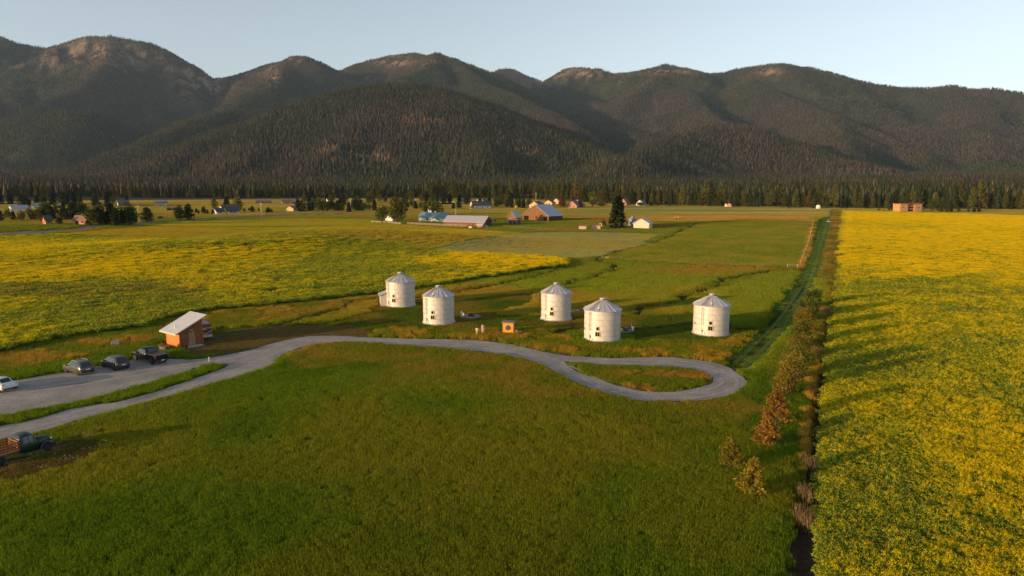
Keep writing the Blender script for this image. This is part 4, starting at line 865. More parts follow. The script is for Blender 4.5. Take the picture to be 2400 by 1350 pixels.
# galvanised trough with orange flowers
x, y = _flat(385, 820); p = empty('planter', (x, y, 0), R(-38), 'oval galvanised trough planted with orange flowers beside the cedar shed', 'planter'); KEEP_OFF.append((x, y, 1.3))
tr_ = MB(); tr_.lathe([(.5, 0), (.56, .62), (.60, .64), (.54, .62), (.5, .5)], 24, Matrix.Scale(2.0, 4, (1, 0, 0))); tr_.build('trough', ribbed('galvanised_trough', (.30, .29, .28), 'Z', .15, .5, .3), p, True)
Pp = np.stack([RNG.normal(size=500) * .42, RNG.normal(size=500) * .20, .62 + .28 * RNG.random(500)], 1); V, Fq, sh = rand_tris(Pp, .07, 3)
bulk('flowers', V, Fq, [leafmat('planter_leaves', (.06, .09, .02)), leafmat('orange_petals', (.48, .15, .03))], mi=(RNG.random(500) < .5).astype(int), shade=sh, parent=p)
# stone block and box west of the shed
x, y = _flat(272, 811); b = MB().box(-.55, .55, -.4, .4, .25, .85); b.box(-.28, .28, -.25, .25, -.1, .25); b = b.build('utility_pedestal', plain('grey_pedestal', (.22, .21, .20), .8), bevel=.03); b.location = (x, y, 0); b.rotation_euler = (0, 0, R(20)); tag(b, 'grey box on a short stand in the grass behind the parked cars', 'utility box')
x, y = _flat(490, 848); b = MB().bar((0, 0, -.1), (0, 0, .55), .05, 8); b.bar((0, 0, .55), (.12, 0, .6), .04, 6); b = b.build('standpipe', PIPE); b.location = (x, y, .05); tag(b, 'short white standpipe on the gravel in front of the cedar shed', 'standpipe')
# red and white camper behind the shed
x, y = _flat(484, 797); p = empty('camper_trailer', (x - 1.5, y + 2.0, 0), R(-52), 'dark red and white vintage camper trailer parked behind the cedar shed', 'camper'); KEEP_OFF.append((x, y + 1.2, 2))
RED = plain('maroon_paint', (.16, .035, .030), .35); WP = plain('white_paint', (.62, .58, .54), .35)
MB().prism([(-2.1, .75), (2.0, .75), (2.1, 1.4), (2.05, 2.0), (1.7, 2.35), (-1.8, 2.38), (-2.1, 2.1)], -.95, .95).build('body', RED, p, bevel=.05)
MB().prism([(-2.12, .35), (2.02, .35), (2.08, .75), (-2.12, .75)], -.96, .96).build('skirt', WP, p, bevel=.02)
cv = MB(); cv.prism([(-.9, 0), (-.9, .12), (0, -.28), (.9, .12), (.9, 0), (0, -.42)], -.01, .015, Matrix.Translation((2.115, 0, 1.25)) @ Matrix.Rotation(R(90), 4, 'Z')); cv.build('chevron_stripe', WP, p)
MB().box(2.06, 2.12, -.95, .95, 1.78, 1.84).build('stripe', WP, p); MB().box(2.05, 2.12, -.35, .1, 1.55, 1.76).build('window', plain('lamp_glass', (.5, .45, .38), .2), p)
for yy in (-.9, .9): MB().lathe([(.34, -.1), (.34, .1)], 18, Matrix.Translation((-.2, yy, .34)) @ Matrix.Rotation(R(90), 4, 'X')).build('wheel', BLACK, p)

# ------------------------------------------------------------------ vehicles
CHROME = plain('bright_metal', (.55, .54, .52), .25, .8); TAIL = plain('tail_light_red', (.42, .015, .012), .25); PLATE = plain('licence_plate', (.62, .62, .62), .5); TRIM = plain('black_trim', (.02, .02, .022), .6); GLASS = plain('car_glass', (.012, .015, .020), .06, var=.1, spec=.8)
def paint(name, col, rough=.28, metal=.35): return plain(name, col, rough, metal, var=.04)
def loft(stn):
    """stn: x, z bottom, z belt, z top, half width bottom, belt, top"""
    V = []; 
    for x, zb, zl, zt, wb_, wl_, wt in stn:
        half = [(0, zb), (wb_ * .9, zb), (wb_, zb + .10), (wl_, (zb + zl) * .52), (wl_ * .985, zl), (wt + (wl_ - wt) * .12, zl + (zt - zl) * .86), (wt * .86, zt), (0, zt + .02)]
        V += [(x, y, z) for y, z in half] + [(x, -y, z) for y, z in half[-2:0:-1]]
    n = 14; m = len(stn); Fs = [(j * n + i, j * n + (i + 1) % n, (j + 1) * n + (i + 1) % n, (j + 1) * n + i) for j in range(m - 1) for i in range(n)]
    return V, Fs + [tuple(range(n))[::-1], tuple(range((m - 1) * n, m * n))]
def panel(mb, A, B, Cc, D, inset=.12, out=.012):
    A, B, Cc, D = map(Vector, (A, B, Cc, D)); c = (A + B + Cc + D) / 4; nn = (B - A).cross(D - A).normalized()
    if nn.dot(c - Vector((c.x * .7, 0, .7))) < 0: nn = -nn
    P = [q.lerp(c, inset) + nn * out for q in (A, B, Cc, D)]; mb.add(P, [(0, 1, 2, 3)])
def wheel(parent, x, y, r, w=.22, rim=CHROME):
    M = Matrix.Translation((x, y, r)) @ Matrix.Rotation(R(90), 4, 'X'); wh = empty('wheel', (0, 0, 0)); wh.parent = parent
    MB().lathe([(r * .6, -w / 2), (r * .93, -w / 2), (r, -w / 3), (r, w / 3), (r * .93, w / 2), (r * .6, w / 2)], 22, M).build('tyre', BLACK, wh, True)
    MB().lathe([(r * .60, -w / 2 + .02), (r * .60, w / 2 - .02)], 16, M).build('rim', rim, wh)
def suv(px3, col, lab, L=4.55, W_=1.84, Hh=1.66, rails=False, rz=None, red_bar=False, sedan=False, xy=None, nm='parked_car', cat='car', grp='cars parked on the gravel'):
    if xy is None:
        RL, FL, RR_ = [Vector(_flat(*q)) for q in px3]; fw = (FL - RL).normalized(); rt_ = Vector((fw.y, -fw.x)); cpos = RL + fw * (L * .3) + rt_ * (W_ * .45); rz = math.atan2(fw.y, fw.x)
    else: cpos = Vector(xy)
    t = empty(nm, (cpos.x, cpos.y, float(H(cpos.x, cpos.y)) + .05), rz, lab, cat, grp); hl = L / 2; hw = W_ / 2; T = Hh
    st = [(-hl, .50, .80, .86, hw * .80, hw * .84, hw * .70), (-hl + .06, .36, .90, 1.00, hw * .90, hw * .93, hw * .78), (-hl + .16, .30, .98, 1.04, hw * .94, hw * .98, hw * .80), (-hl + .52, .28, 1.0, T - .08, hw * .95, hw, hw * .70), (-hl + .95, .26, 1.0, T - .02, hw * .95, hw, hw * .72),
          (-.25, .25, .98, T, hw * .95, hw, hw * .73), (.38, .25, .97, T - .06, hw * .95, hw, hw * .72), (1.22, .26, .96, 1.03, hw * .95, hw, hw * .82), (hl - .35, .28, .86, .92, hw * .94, hw * .97, hw * .76), (hl - .08, .34, .72, .78, hw * .84, hw * .88, hw * .66), (hl, .42, .62, .66, hw * .70, hw * .74, hw * .5)]
    if sedan: st[3] = (-hl + .75, .28, .95, 1.02, hw * .95, hw, hw * .72); st[4] = (-hl + 1.35, .26, .95, T - .04, hw * .95, hw, hw * .68)
    V, Fs = loft(st); mb = MB(); mb.add(V, Fs); mb.build('body', col, t, True, 0)
    g = MB(); n = 14; gi = (3, 4, 5, 6) if not sedan else (4, 5, 6)
    for j in gi:
        if j + 1 >= len(st): break
        for i0 in (4, 9):
            b0, b1 = j * n, (j + 1) * n
            panel(g, V[b0 + i0], V[b1 + i0], V[b1 + i0 + (1 if i0 == 4 else 0)] if i0 == 4 else V[b1 + i0 - 1 + 1], V[b0 + i0 + 1] if i0 == 4 else V[b0 + i0 - 0], .10) if False else None
    def sidewin(j, s):
        b0, b1 = j * n, (j + 1) * n; i, k = (4, 5) if s > 0 else (10, 9); panel(g, V[b0 + i], V[b1 + i], V[b1 + k], V[b0 + k], .10, .015)
    for j in gi:
        for s in (1, -1): sidewin(j, s)
    g.build('side_window', GLASS, t)
    for nm2, j in (('rear_window', 2 if not sedan else 3), ('windscreen', 6)):
        q = MB(); b0, b1 = j * n, (j + 1) * n; panel(q, V[b0 + 6], V[b0 + 8], V[b1 + 8], V[b1 + 6], .07, .03); q.build(nm2, GLASS, t)
    for sx in (-L * .30, L * .305):
        for sy in (-1, 1):
            wheel(t, sx, sy * (hw - .09), .35)
            M = Matrix.Translation((sx, sy * (hw - .02), .38)) @ Matrix.Rotation(R(90), 4, 'X'); MB().lathe([(.42, -.022), (.42, .022)], 20, M).build('wheel_arch', TRIM, t)
    for sy in (-1, 1):
        MB().box(-hl + .02, -hl + .26, sy * hw * .72 - .12, sy * hw * .72 + .14, .84, .98).build('tail_light', TAIL, t); MB().box(hl - .26, hl - .06, sy * hw * .62 - .14, sy * hw * .62 + .14, .66, .76).build('headlight', CHROME, t)
        MB().box(.85, 1.0, sy * (hw + .02) - .09, sy * (hw + .02) + .09, .95, 1.08).build('mirror', TRIM, t)
        if rails: MB().bar((-1.2, sy * hw * .66, T + .05), (.2, sy * hw * .66, T + .04), .03, 6).build('roof_rail', CHROME, t)
    if red_bar: MB().box(-hl + .03, -hl + .09, -hw * .7, hw * .7, .90, .95).build('light_bar', TAIL, t)
    MB().box(-hl - .03, -hl + .03, -.26, .26, .66, .80).build('licence_plate', PLATE, t); MB().box(-hl - .02, -hl + .14, -hw * .84, hw * .84, .32, .50).build('bumper', TRIM, t)
    return t
suv([(182.5, 880.6), (155.6, 873.8), 0][:2] + [(216, 875)], paint('grey_metallic', (.10, .098, .095)), 'grey crossover with pale roof rails, leftmost of the three dark parked vehicles', rails=True)
suv([(267.5, 869), (242.5, 861), (300, 863)], paint('gunmetal', (.055, .055, .056)), 'dark grey hatch-backed car parked between the pickup and the other crossover', L=4.6, Hh=1.68, red_bar=True)
x, y = _flat(-9, 916); suv(None, paint('white_car_paint', (.60, .60, .60), .3, .05), 'white car with dark rear window cut off by the left edge', L=4.8, W_=1.85, Hh=1.45, sedan=True, rz=R(152), xy=(x, y + .6))
# pickup
RL, FL = Vector(_flat(356, 855)), Vector(_flat(316, 845)); fw = (FL - RL).normalized(); rt_ = Vector((fw.y, -fw.x)); cpos = RL + fw * 1.95 + rt_ * .9
t = empty('pickup_truck', (cpos.x, cpos.y, .05), math.atan2(fw.y, fw.x), 'black crew cab pickup with covered bed parked nearest the cedar shed', 'pickup', 'cars parked on the gravel'); BK = paint('black_paint', (.008, .008, .009), .22, .2); hw = 1.0
st = [(-.75, .55, 1.15, 1.16, .93, .98, .90), (-.72, .52, 1.18, 1.45, .95, 1.0, .80), (-.55, .50, 1.2, 1.88, .95, 1.0, .74), (.4, .48, 1.2, 1.93, .95, 1.0, .76), (.95, .48, 1.2, 1.88, .95, 1.0, .76), (1.62, .48, 1.2, 1.27, .95, 1.0, .88), (2.6, .5, 1.12, 1.2, .95, .99, .86), (2.88, .55, 1.02, 1.08, .9, .95, .8), (2.95, .6, .9, .95, .84, .88, .7)]
V, Fs = loft(st); MB().add(V, Fs).build('cab', BK, t, True)
g = MB(); n = 14
for j in (2, 3, 4):
    for i, k in ((4, 5), (10, 9)): panel(g, V[j * n + i], V[(j + 1) * n + i], V[(j + 1) * n + k], V[j * n + k], .10, .015)
g.build('side_window', GLASS, t)
for nm2, j in (('rear_window', 1), ('windscreen', 4)): q = MB(); panel(q, V[j * n + 6], V[j * n + 8], V[(j + 1) * n + 8], V[(j + 1) * n + 6], .08, .03); q.build(nm2, GLASS, t)
bd = MB(); bd.box(-2.9, -.76, -.98, -.88, .55, 1.25); bd.box(-2.9, -.76, .88, .98, .55, 1.25); bd.box(-2.9, -.76, -.88, .88, .55, .75); bd.box(-2.98, -2.9, -.98, .98, .55, 1.25); bd.build('bed', BK, t)
MB().box(-2.88, -.80, -.87, .87, 1.20, 1.27).build('bed_cover', plain('grey_vinyl_cover', (.055, .055, .058), .7), t)
for sy in (-1, 1):
    MB().box(-3.0, -2.82, sy * .9 - .08, sy * .9 + .09, .85, 1.2).build('tail_light', TAIL, t); MB().box(2.78, 2.93, sy * .7 - .15, sy * .7 + .15, .82, .98).build('headlight', CHROME, t); MB().box(1.15, 1.32, sy * 1.08 - .12, sy * 1.08 + .12, 1.18, 1.42).build('mirror', TRIM, t)
    for sx in (-1.95, 1.95): wheel(t, sx, sy * .88, .42, .28, GREYM)
MB().box(-3.12, -2.98, -.9, .9, .5, .68).build('bumper', TRIM, t); MB().box(-3.15, -3.12, -.22, .22, .52, .66).build('licence_plate', PLATE, t)
# distant utility vehicle on the farm track
x, y = _flat(1941, 527); suv(None, paint('silver_paint', (.30, .31, .33), .3, .3), 'small silver vehicle driving on the farm track far away', L=3.6, W_=1.7, Hh=1.75, rz=R(85), xy=(x, y), nm='utility_vehicle', cat='vehicle', grp=None)

# old stake-bed truck
ft, re_ = Vector(_flat(114, 1057)), Vector(_flat(2, 1093)); fw = (ft - re_).normalized(); lf = Vector((-fw.y, fw.x)); cpos = (ft + re_) / 2 + lf * .85
t = empty('vintage_truck', (cpos.x, cpos.y, 0), math.atan2(fw.y, fw.x), 'dark green vintage stake-bed truck with orange wooden rails at the left edge', 'truck'); KEEP_OFF.append((cpos.x, cpos.y, 1.4)); KEEP_OFF.append((cpos.x - fw.x * 2.4, cpos.y - fw.y * 2.4, 1.4)); KEEP_OFF.append((cpos.x + fw.x * 2, cpos.y + fw.y * 2, 1.2))
GRN = paint('dark_green_paint', (.005, .026, .020), .35, .05)
st = [(-.30, .6, 1.2, 1.25, .80, .82, .74), (-.24, .55, 1.25, 1.75, .82, .84, .66), (-.05, .52, 1.28, 2.0, .84, .86, .62), (.45, .5, 1.28, 2.06, .84, .86, .62), (.85, .5, 1.26, 1.98, .82, .84, .60), (1.12, .5, 1.24, 1.32, .80, .82, .62), (1.25, .55, 1.15, 1.3, .66, .68, .42)]
V, Fs = loft(st); MB().add(V, Fs).build('cab', GRN, t, True); g = MB()
for j in (2, 3, 4):
    for i, k in ((4, 5), (10, 9)): panel(g, V[j * n + i], V[(j + 1) * n + i], V[(j + 1) * n + k], V[j * n + k], .16, .015)
g.build('side_window', GLASS, t)
for nm2, j in (('rear_window', 1), ('windscreen', 4)): q = MB(); panel(q, V[j * n + 6], V[j * n + 8], V[(j + 1) * n + 8], V[(j + 1) * n + 6], .14, .03); q.build(nm2, GLASS, t)
st = [(1.2, .6, 1.05, 1.34, .58, .60, .34), (1.7, .6, 1.05, 1.34, .48, .50, .28), (2.3, .62, 1.0, 1.28, .38, .40, .22), (2.5, .66, .95, 1.15, .34, .35, .18)]
V, Fs = loft(st); MB().add(V, Fs).build('hood', GRN, t, True)
for sy in (-1, 1):
    f = MB(); k_ = 9; V = []
    for i in range(k_):
        a_ = math.pi * (-.08 + 1.0 * i / (k_ - 1)); r_ = .56
        for yy, rr2 in ((.40, r_), (.62, r_ + .03), (.84, r_ - .02), (.88, r_ - .10)): V.append((1.93 + rr2 * 1.12 * math.cos(a_), sy * yy, .42 + rr2 * math.sin(a_)))
    f.add(V, [(4 * i + q, 4 * i + q + 1, 4 * i + q + 5, 4 * i + q + 4) for i in range(k_ - 1) for q in range(3)]); f.build('fender', GRN, t, True)
    MB().box(.0, 1.35, sy * .74 - .12, sy * .74 + .14, .42, .50).build('running_board', GRN, t)
    MB().lathe([(.02, -.1), (.13, 0), (.14, .06), (.10, .08)], 14, Matrix.Translation((2.38, sy * .55, 1.02)) @ Matrix.Rotation(R(90), 4, 'Y')).build('headlight', CHROME, t)
    wheel(t, 1.93, sy * .70, .42, .2, GRN); wheel(t, -1.93, sy * .72, .42, .3, GRN)
MB().box(2.62, 2.70, -.75, .75, .48, .60).build('bumper', TRIM, t)
OWD = wood('orange_stake_wood', (.26, .09, .022), 'X', .5, .8); bed = MB().box(-3.5, -.38, -1.0, 1.0, .88, .98).build('bed_floor', wood('bed_planks', (.17, .08, .035), 'Y', .18), t)
MB().box(-3.4, 1.2, -.42, -.30, .62, .78).box(-3.4, 1.2, .30, .42, .62, .78).build('chassis', TRIM, t)
for sy in (-1, 1):
    for z in (1.12, 1.36, 1.60): MB().box(-3.5, -.38, sy * 1.0 - .03, sy * 1.0 + .03, z, z + .13).build('rail', OWD, t)
    for x_ in (-3.4, -2.4, -1.4, -.5): MB().box(x_ - .05, x_ + .05, sy * .945 - .025, sy * .945 + .025, .9, 1.78).build('stake', OWD, t)
for z in (1.12, 1.36, 1.60): MB().box(-.44, -.39, -.96, .96, z, z + .13).build('rail', OWD, t)
# white yarrow around the truck's nose
c = _flat(170, 1062); Pn = []
for cx, cy, sx, sy, k in ((200, 1034, 22, 3, 60), (212, 1064, 14, 4, 40), (150, 1090, 22, 5, 50), (235, 1050, 10, 6, 15), (100, 1112, 10, 5, 20), (215, 1035, 6, 3, 30)):
    for _ in range(k // 2): Pn.append((*_flat(cx + random.gauss(0, sx), cy + random.gauss(0, sy)), .55 + random.random() * .2))
V, Fq, sh = rand_tris(np.array(Pn), .07, 9, flat=-1.5); tag(bulk('white_flowers', V, Fq, leafmat('white_petals', (.24, .23, .16), var=.3), shade=sh), 'white wildflower heads in the rough bed by the old truck', 'flowers', kind='stuff')

# ------------------------------------------------------------------ far houses, barns and sheds
def tint(nm, col, rough=.7): return plain(nm, col, rough, var=.2, scale=1.2)
WB = ribbed('weathered_barn_boards', (.22, .10, .036), 'Y', 1.4, .9, 0, .6, .6, .4, dirt=(.08, .042, .022)); WBX = ribbed('weathered_barn_boards_side', (.11, .075, .06), 'X', .5, .9, 0, .6, .4, .6)
BLUEROOF = ribbed('pale_blue_metal_roof', (.34, .38, .46), 'X', .9, .45, .1, .3, .12, .9); TEAL = ribbed('teal_metal_roof', (.13, .25, .30), 'Y', .9, .5, .1, .3, .15, .88); LILAC = ribbed('lilac_metal_roof', (.36, .35, .40), 'Y', .9, .5, .1, .3, .12, .9)
WHITEW = tint('white_siding', (.58, .55, .50)); CREAMW = tint('cream_siding', (.58, .46, .34)); YELW = tint('tan_siding', (.50, .33, .16)); DKROOF = tint('dark_shingle', (.055, .055, .065)); GRROOF = tint('grey_shingle_roof', (.15, .145, .15)); BRROOF = tint('brown_shingle_roof', (.17, .085, .06))
ORW = tint('orange_siding', (.42, .15, .05)); REDW = tint('reddish_siding', (.33, .16, .11)); GREYW = ribbed('grey_weathered_boards', (.17, .145, .125), 'Y', .4, .9, 0, .5, .4, .6); PINKW = tint('peach_siding', (.46, .34, .19))
def house(name, lab, cat, corner, a, Lp, Wp, h, rh, wallm, roofm, ridge='x', wins=2, door=True, chim=False, over=.5, group=None, sidem=None, opens=(), hip=0, metres=False):
    """near corner of the base at a pixel; a = turn of the right-hand wall; Lp / Wp = seen width in pixels of the right / left wall"""
    p = G(*corner); k = mpp(p); a = R(a); L = Lp * k / math.cos(a); Wd = Wp * k / math.sin(a); t = empty(name, p, a, lab, cat, group)
    w = MB(); yc = Wd / 2; xc = L / 2
    if ridge == 'x': gb = [(0, h), (yc, h + rh), (Wd, h)]
    w.box(0, L, 0, Wd, -.6, h)
    if ridge == 'x': w.add([(0, 0, h), (0, Wd, h), (0, yc, h + rh), (L, 0, h), (L, Wd, h), (L, yc, h + rh)], [(0, 1, 2), (3, 5, 4), (0, 2, 5, 3), (1, 4, 5, 2)])
    elif ridge == 'y': w.add([(0, 0, h), (L, 0, h), (xc, 0, h + rh), (0, Wd, h), (L, Wd, h), (xc, Wd, h + rh)], [(0, 1, 2), (3, 5, 4), (0, 2, 5, 3), (1, 4, 5, 2)])
    w.build('wall', wallm, t)
    th = .16; r = MB(); o = over
    if ridge == 'x':
        s = rh / yc; P = [(-o, h - o * s + .06), (yc, h + rh + .06), (Wd + o, h - o * s + .06), (Wd + o, h - o * s + .06 + th), (yc, h + rh + .06 + th), (-o, h - o * s + .06 + th)]
        V = [(-o, y, z) for y, z in P] + [(L + o, y, z) for y, z in P]
    elif ridge == 'y':
        s = rh / xc; P = [(-o, h - o * s + .06), (xc, h + rh + .06), (L + o, h - o * s + .06), (L + o, h - o * s + .06 + th), (xc, h + rh + .06 + th), (-o, h - o * s + .06 + th)]
        V = [(x, -o, z) for x, z in P] + [(x, Wd + o, z) for x, z in P]
    if ridge in 'xy': r.add(V, [(0, 1, 2, 3, 4, 5), (11, 10, 9, 8, 7, 6)] + [(i, i + 6, (i + 1) % 6 + 6, (i + 1) % 6) for i in range(6)])
    else: r.box(-o, L + o, -o, Wd + o, h + .02, h + .25)
    rf = r.build('roof', roofm, t)
    if chim: MB().box(L * .6, L * .6 + .8, Wd * .5 - .4, Wd * .5 + .4, h + rh * .6, h + rh + 1.1).build('chimney', WHITEW, rf)
    def win(face, c, z, ww, hh, m=DARK, nm='window', frame=True):
        if face == 'L':
            q = MB().box(-.05, -.02, c - ww / 2, c + ww / 2, z, z + hh); fr = [(-.08, -.02, c - ww / 2 - .12, c + ww / 2 + .12, z + hh, z + hh + .12), (-.08, -.02, c - ww / 2 - .12, c + ww / 2 + .12, z - .12, z)]
        else:
            q = MB().box(c - ww / 2, c + ww / 2, -.05, -.02, z, z + hh); fr = [(c - ww / 2 - .12, c + ww / 2 + .12, -.08, -.02, z + hh, z + hh + .12), (c - ww / 2 - .12, c + ww / 2 + .12, -.08, -.02, z - .12, z)]
        q = q.build(nm, m, t)
        if frame and nm == 'window':
            f = MB(); [f.box(*e) for e in fr]; f.build('frame', WHITEW, q)
    for i in range(wins):
        win('L', Wd * (i + .8) / (wins + .6), min(h * .38, 1.2), min(1.2, Wd * .16), min(1.1, h * .4))
        win('R', L * (i + .7) / (wins + .4), min(h * .38, 1.2), min(1.2, L * .16), min(1.1, h * .4))
    if door: win('R', L * .5, .05, 1.0, min(2.1, h * .8), GRROOF, 'door')
    for face, c, z, ww, hh in opens: win(face, c * (Wd if face == 'L' else L), z, ww, hh, DARKOPEN, 'doorway')
    return t, L, Wd
house('barn', 'big weathered red-brown barn with pale blue metal roof in the farmyard', 'barn', (1286, 519.5), 45, 35, 60, 3.4, 6.6, WB, BLUEROOF, 'x', 0, False, opens=(('L', .12, 0, 3.2, 3.0), ('L', .86, 0, 4.2, 3.0), ('L', .46, 1.6, 1.2, 1.3)))
house('barn', 'small orange-brown barn just left of the big weathered barn', 'barn', (1209, 522), 45, 9, 20, 3.3, 3.4, WB, BLUEROOF, 'x', 1, False)
house('shed', 'collapsing grey board shed in front of the small orange-brown barn', 'shed', (1212, 528), 42, 7, 22, 2.4, .9, GREYW, BRROOF, 'y', 0, False, opens=(('L', .3, 0, 1.6, 1.9), ('L', .7, 0, 1.4, 1.9)))
house('long_shed', 'long low red-brown shed with pale lilac metal roof', 'shed', (1135, 532.5), 68, 16, 98, 2.7, 3.0, WB, LILAC, 'y', 0, False)
house('shed', 'tiny reddish lean shed against the near end of the long lilac-roofed shed', 'shed', (1131, 535), 60, 4, 13, 1.9, .5, REDW, LILAC, 'y', 0, False)
house('farmhouse', 'white farmhouse with blue-green metal roof beside the long shed', 'house', (1046, 521), 68, 9, 68, 2.9, 2.6, WHITEW, TEAL, 'y', 2, False, True)
house('farmhouse_wing', 'blue-grey gabled roof wing rising behind the white farmhouse', 'house', (1012, 505), 45, 11, 10, 4.0, 3.0, tint('blue_grey_siding', (.25, .33, .42)), TEAL, 'x', 1, False)
house('shed', 'small white gabled shed half hidden by the two leafy trees', 'shed', (920, 520), 50, 6, 21, 1.9, 2.2, WHITEW, WHITEW, 'x', 0, False)
house('house', 'white gabled shed standing alone at the right of the farmyard', 'shed', (1521, 537.5), 57, 11, 33, 3.0, 2.4, CREAMW, BLUEROOF, 'x', 0, False)
house('house', 'tan house with steep front gable directly behind the big barn', 'house', (1264, 489), 50, 14, 24, 3.2, 3.6, YELW, DKROOF, 'x', 2)
house('house', 'tan twin-gabled house right of the barn roof, the left gable', 'house', (1294, 481), 50, 8, 17, 3.0, 2.6, YELW, DKROOF, 'x', 2)
house('house', 'tan house with small peaked gable, right of the twin-gabled house', 'house', (1309, 479), 50, 6, 11, 4.4, 2.4, YELW, BRROOF, 'x', 1)
house('house', 'low brick house with wide grey roof between two maroon trees', 'house', (1352, 488.5), 48, 22, 21, 2.8, 4.2, REDW, GRROOF, 'x', 2, chim=True)
house('house', 'white two-storey farmhouse with dark roof beyond the long shed', 'house', (1109, 490), 28, 42, 9, 3.6, 4.0, WHITEW, DKROOF, 'x', 3, chim=True)
house('house', 'tall narrow cream gable joined to the white two-storey farmhouse', 'house', (1124, 487), 38, 9, 10, 5.6, 3.4, CREAMW, DKROOF, 'x', 1)
house('house', 'small white bungalow left of the two-storey farmhouse', 'house', (1082, 477), 40, 18, 8, 2.6, 2.4, WHITEW, GRROOF, 'x', 2)
house('house', 'reddish-roofed house behind the tall dark spruce', 'house', (1468, 482), 45, 10, 12, 3.0, 4.6, REDW, BRROOF, 'x', 1)
house('house', 'white gabled house at the forest edge right of the spruce', 'house', (1507, 483), 50, 8, 14, 3.2, 3.4, WHITEW, GRROOF, 'x', 1)
house('garage', 'peach coloured gabled garage alone by the rail fence', 'garage', (688, 496.5), 74, 4, 20, 2.5, 2.0, PINKW, BRROOF, 'x', 0, False)
house('house', 'small bright white gabled outbuilding left of the dark-roofed house', 'house', (508, 503.5), 52, 12, 12, 2.4, 2.2, WHITEW, DKROOF, 'x', 1)
house('house', 'dark-roofed house between the two tall poplars', 'house', (534, 502), 30, 22, 6, 3.0, 4.0, WHITEW, DKROOF, 'x', 2)
house('house', 'peach gable showing above the dark-roofed house', 'house', (521, 495), 52, 5, 10, 3.2, 2.2, PINKW, DKROOF, 'x', 0)
house('long_shed', 'low dark brown shed at the forest foot, the left one', 'shed', (600, 477), 18, 32, 6, 2.0, 1.8, WBX, BRROOF, 'x', 0, False)
house('house', 'low brown house with pale garage door at the forest foot', 'house', (662, 478), 25, 16, 8, 2.6, 2.4, REDW, BRROOF, 'x', 1)
house('house', 'grey house at the right end of the row at the forest foot', 'house', (684, 478), 25, 14, 5, 2.8, 3.0, GREYW, GRROOF, 'x', 1)
house('house', 'tiny white gable among the trees left of the leafy farm trees', 'house', (768, 475), 45, 4, 5, 3.5, 2.0, WHITEW, DKROOF, 'x', 0)
house('barn', 'large pale grey metal barn at the far left edge', 'barn', (28, 497), 48, 22, 18, 3.2, 2.4, WHITEW, LILAC, 'x', 0, False)
house('house', 'grey-roofed house with white posts behind the pale grey barn', 'house', (74, 490), 25, 23, 8, 3.0, 2.6, WHITEW, GRROOF, 'x', 2)
house('house', 'two-storey cream house among dark trees at the left', 'house', (146, 498), 66, 3, 19, 5.4, 1.6, CREAMW, GRROOF, 'y', 2)
house('cabin', 'tiny orange cabin with dark roof by the country road', 'cabin', (108, 527), 52, 8, 16, 2.4, 2.0, ORW, DKROOF, 'x', 1, False)
house('cabin', 'long orange cabin with brown roof beside the dark spruce row', 'cabin', (202, 528), 74, 3, 34, 2.6, 1.9, ORW, BRROOF, 'y', 2, False)
house('house', 'white steep-roofed house left of the lone utility pole', 'house', (279, 483), 50, 15, 8, 1.6, 4.6, WHITEW, GREYW, 'x', 0)
house('house', 'white ranch house at the forest edge left of centre', 'house', (364, 482.5), 25, 22, 10, 2.8, 2.4, WHITEW, GRROOF, 'x', 2)
house('pole_barn', 'open-fronted dark pole barn in the middle-left pasture', 'barn', (390, 494.5), 14, 26, 3, 2.6, 1.2, WBX, BRROOF, 'x', 0, False, opens=(('R', .25, 0, 3.0, 2.2), ('R', .65, 0, 3.0, 2.2)))
house('cabin', 'small reddish cabin at the foot of the forest beyond the pale field', 'cabin', (1714, 485.5), 45, 16, 8, 2.4, 1.8, ORW, DKROOF, 'x', 1)
for (cx, cy, wpx, lpx, h, lab) in ((1374, 539.5, 17, 2, 2.1, 'leftmost of the three tan wooden field shelters'), (1407, 538.8, 20, 3, 2.2, 'tan wooden field shelter in the middle, nearest the spruce on its left'), (1418, 532, 14, 4, 1.9, 'tan wooden field shelter set back behind the other two')):
    house('field_shelter', lab, 'shelter', (cx, cy), 78, lpx, wpx, h, .5, PINKW, BRROOF, 'y', 0, False, over=.2, group='tan wooden field shelters')
house('crate', 'pale wooden crate in the grass before the long shed', 'crate', (1106, 536.5), 60, 3, 8, 1.3, .3, PINKW, BRROOF, 'y', 0, False, over=.1)
# modern house beyond the crop
p = G(2160, 496.5); k = mpp(p); t = empty('modern_house', p, R(8), 'flat-roofed tan modern house with red-brown glazed centre beyond the yellow field', 'house'); TANW = tint('tan_stucco', (.42, .23, .09)); RBW = tint('red_brown_cladding', (.28, .085, .04))
Lh = 56 * k; MB().box(-Lh, -Lh * .64, 0, 9, -.6, 6.7).build('wall', TANW, t); MB().box(-Lh * .34, 0, 0, 9, -.6, 6.7).build('wall', TANW, t); MB().box(-Lh * .64, -Lh * .34, 1.2, 9, -.6, 6.6).build('recessed_wall', RBW, t)
MB().prism([(-Lh - .5, 6.75), (.6, 6.9), (.6, 7.15), (-Lh - .5, 7.0)], -.8, 9.5).build('roof', RBW, t); MB().box(.02, 3.6, 2, 9, -.6, 4.2).build('garage_wing', tint('blue_grey_siding', (.25, .33, .42)), t)
for i in range(3):
    for j in range(2):
        x0 = -Lh * .62 + i * Lh * .092; q = MB().box(x0, x0 + Lh * .075, 1.12, 1.17, .5 + j * 2.2, 2.3 + j * 2.2).build('window', DARK, t)
        f = MB(); f.box(x0 - .12, x0 + Lh * .075 + .12, 1.08, 1.16, 2.3 + j * 2.2, 2.45 + j * 2.2); f.box(x0 - .12, x0 + Lh * .075 + .12, 1.08, 1.16, .35 + j * 2.2, .5 + j * 2.2); f.build('frame', WHITEW, q)
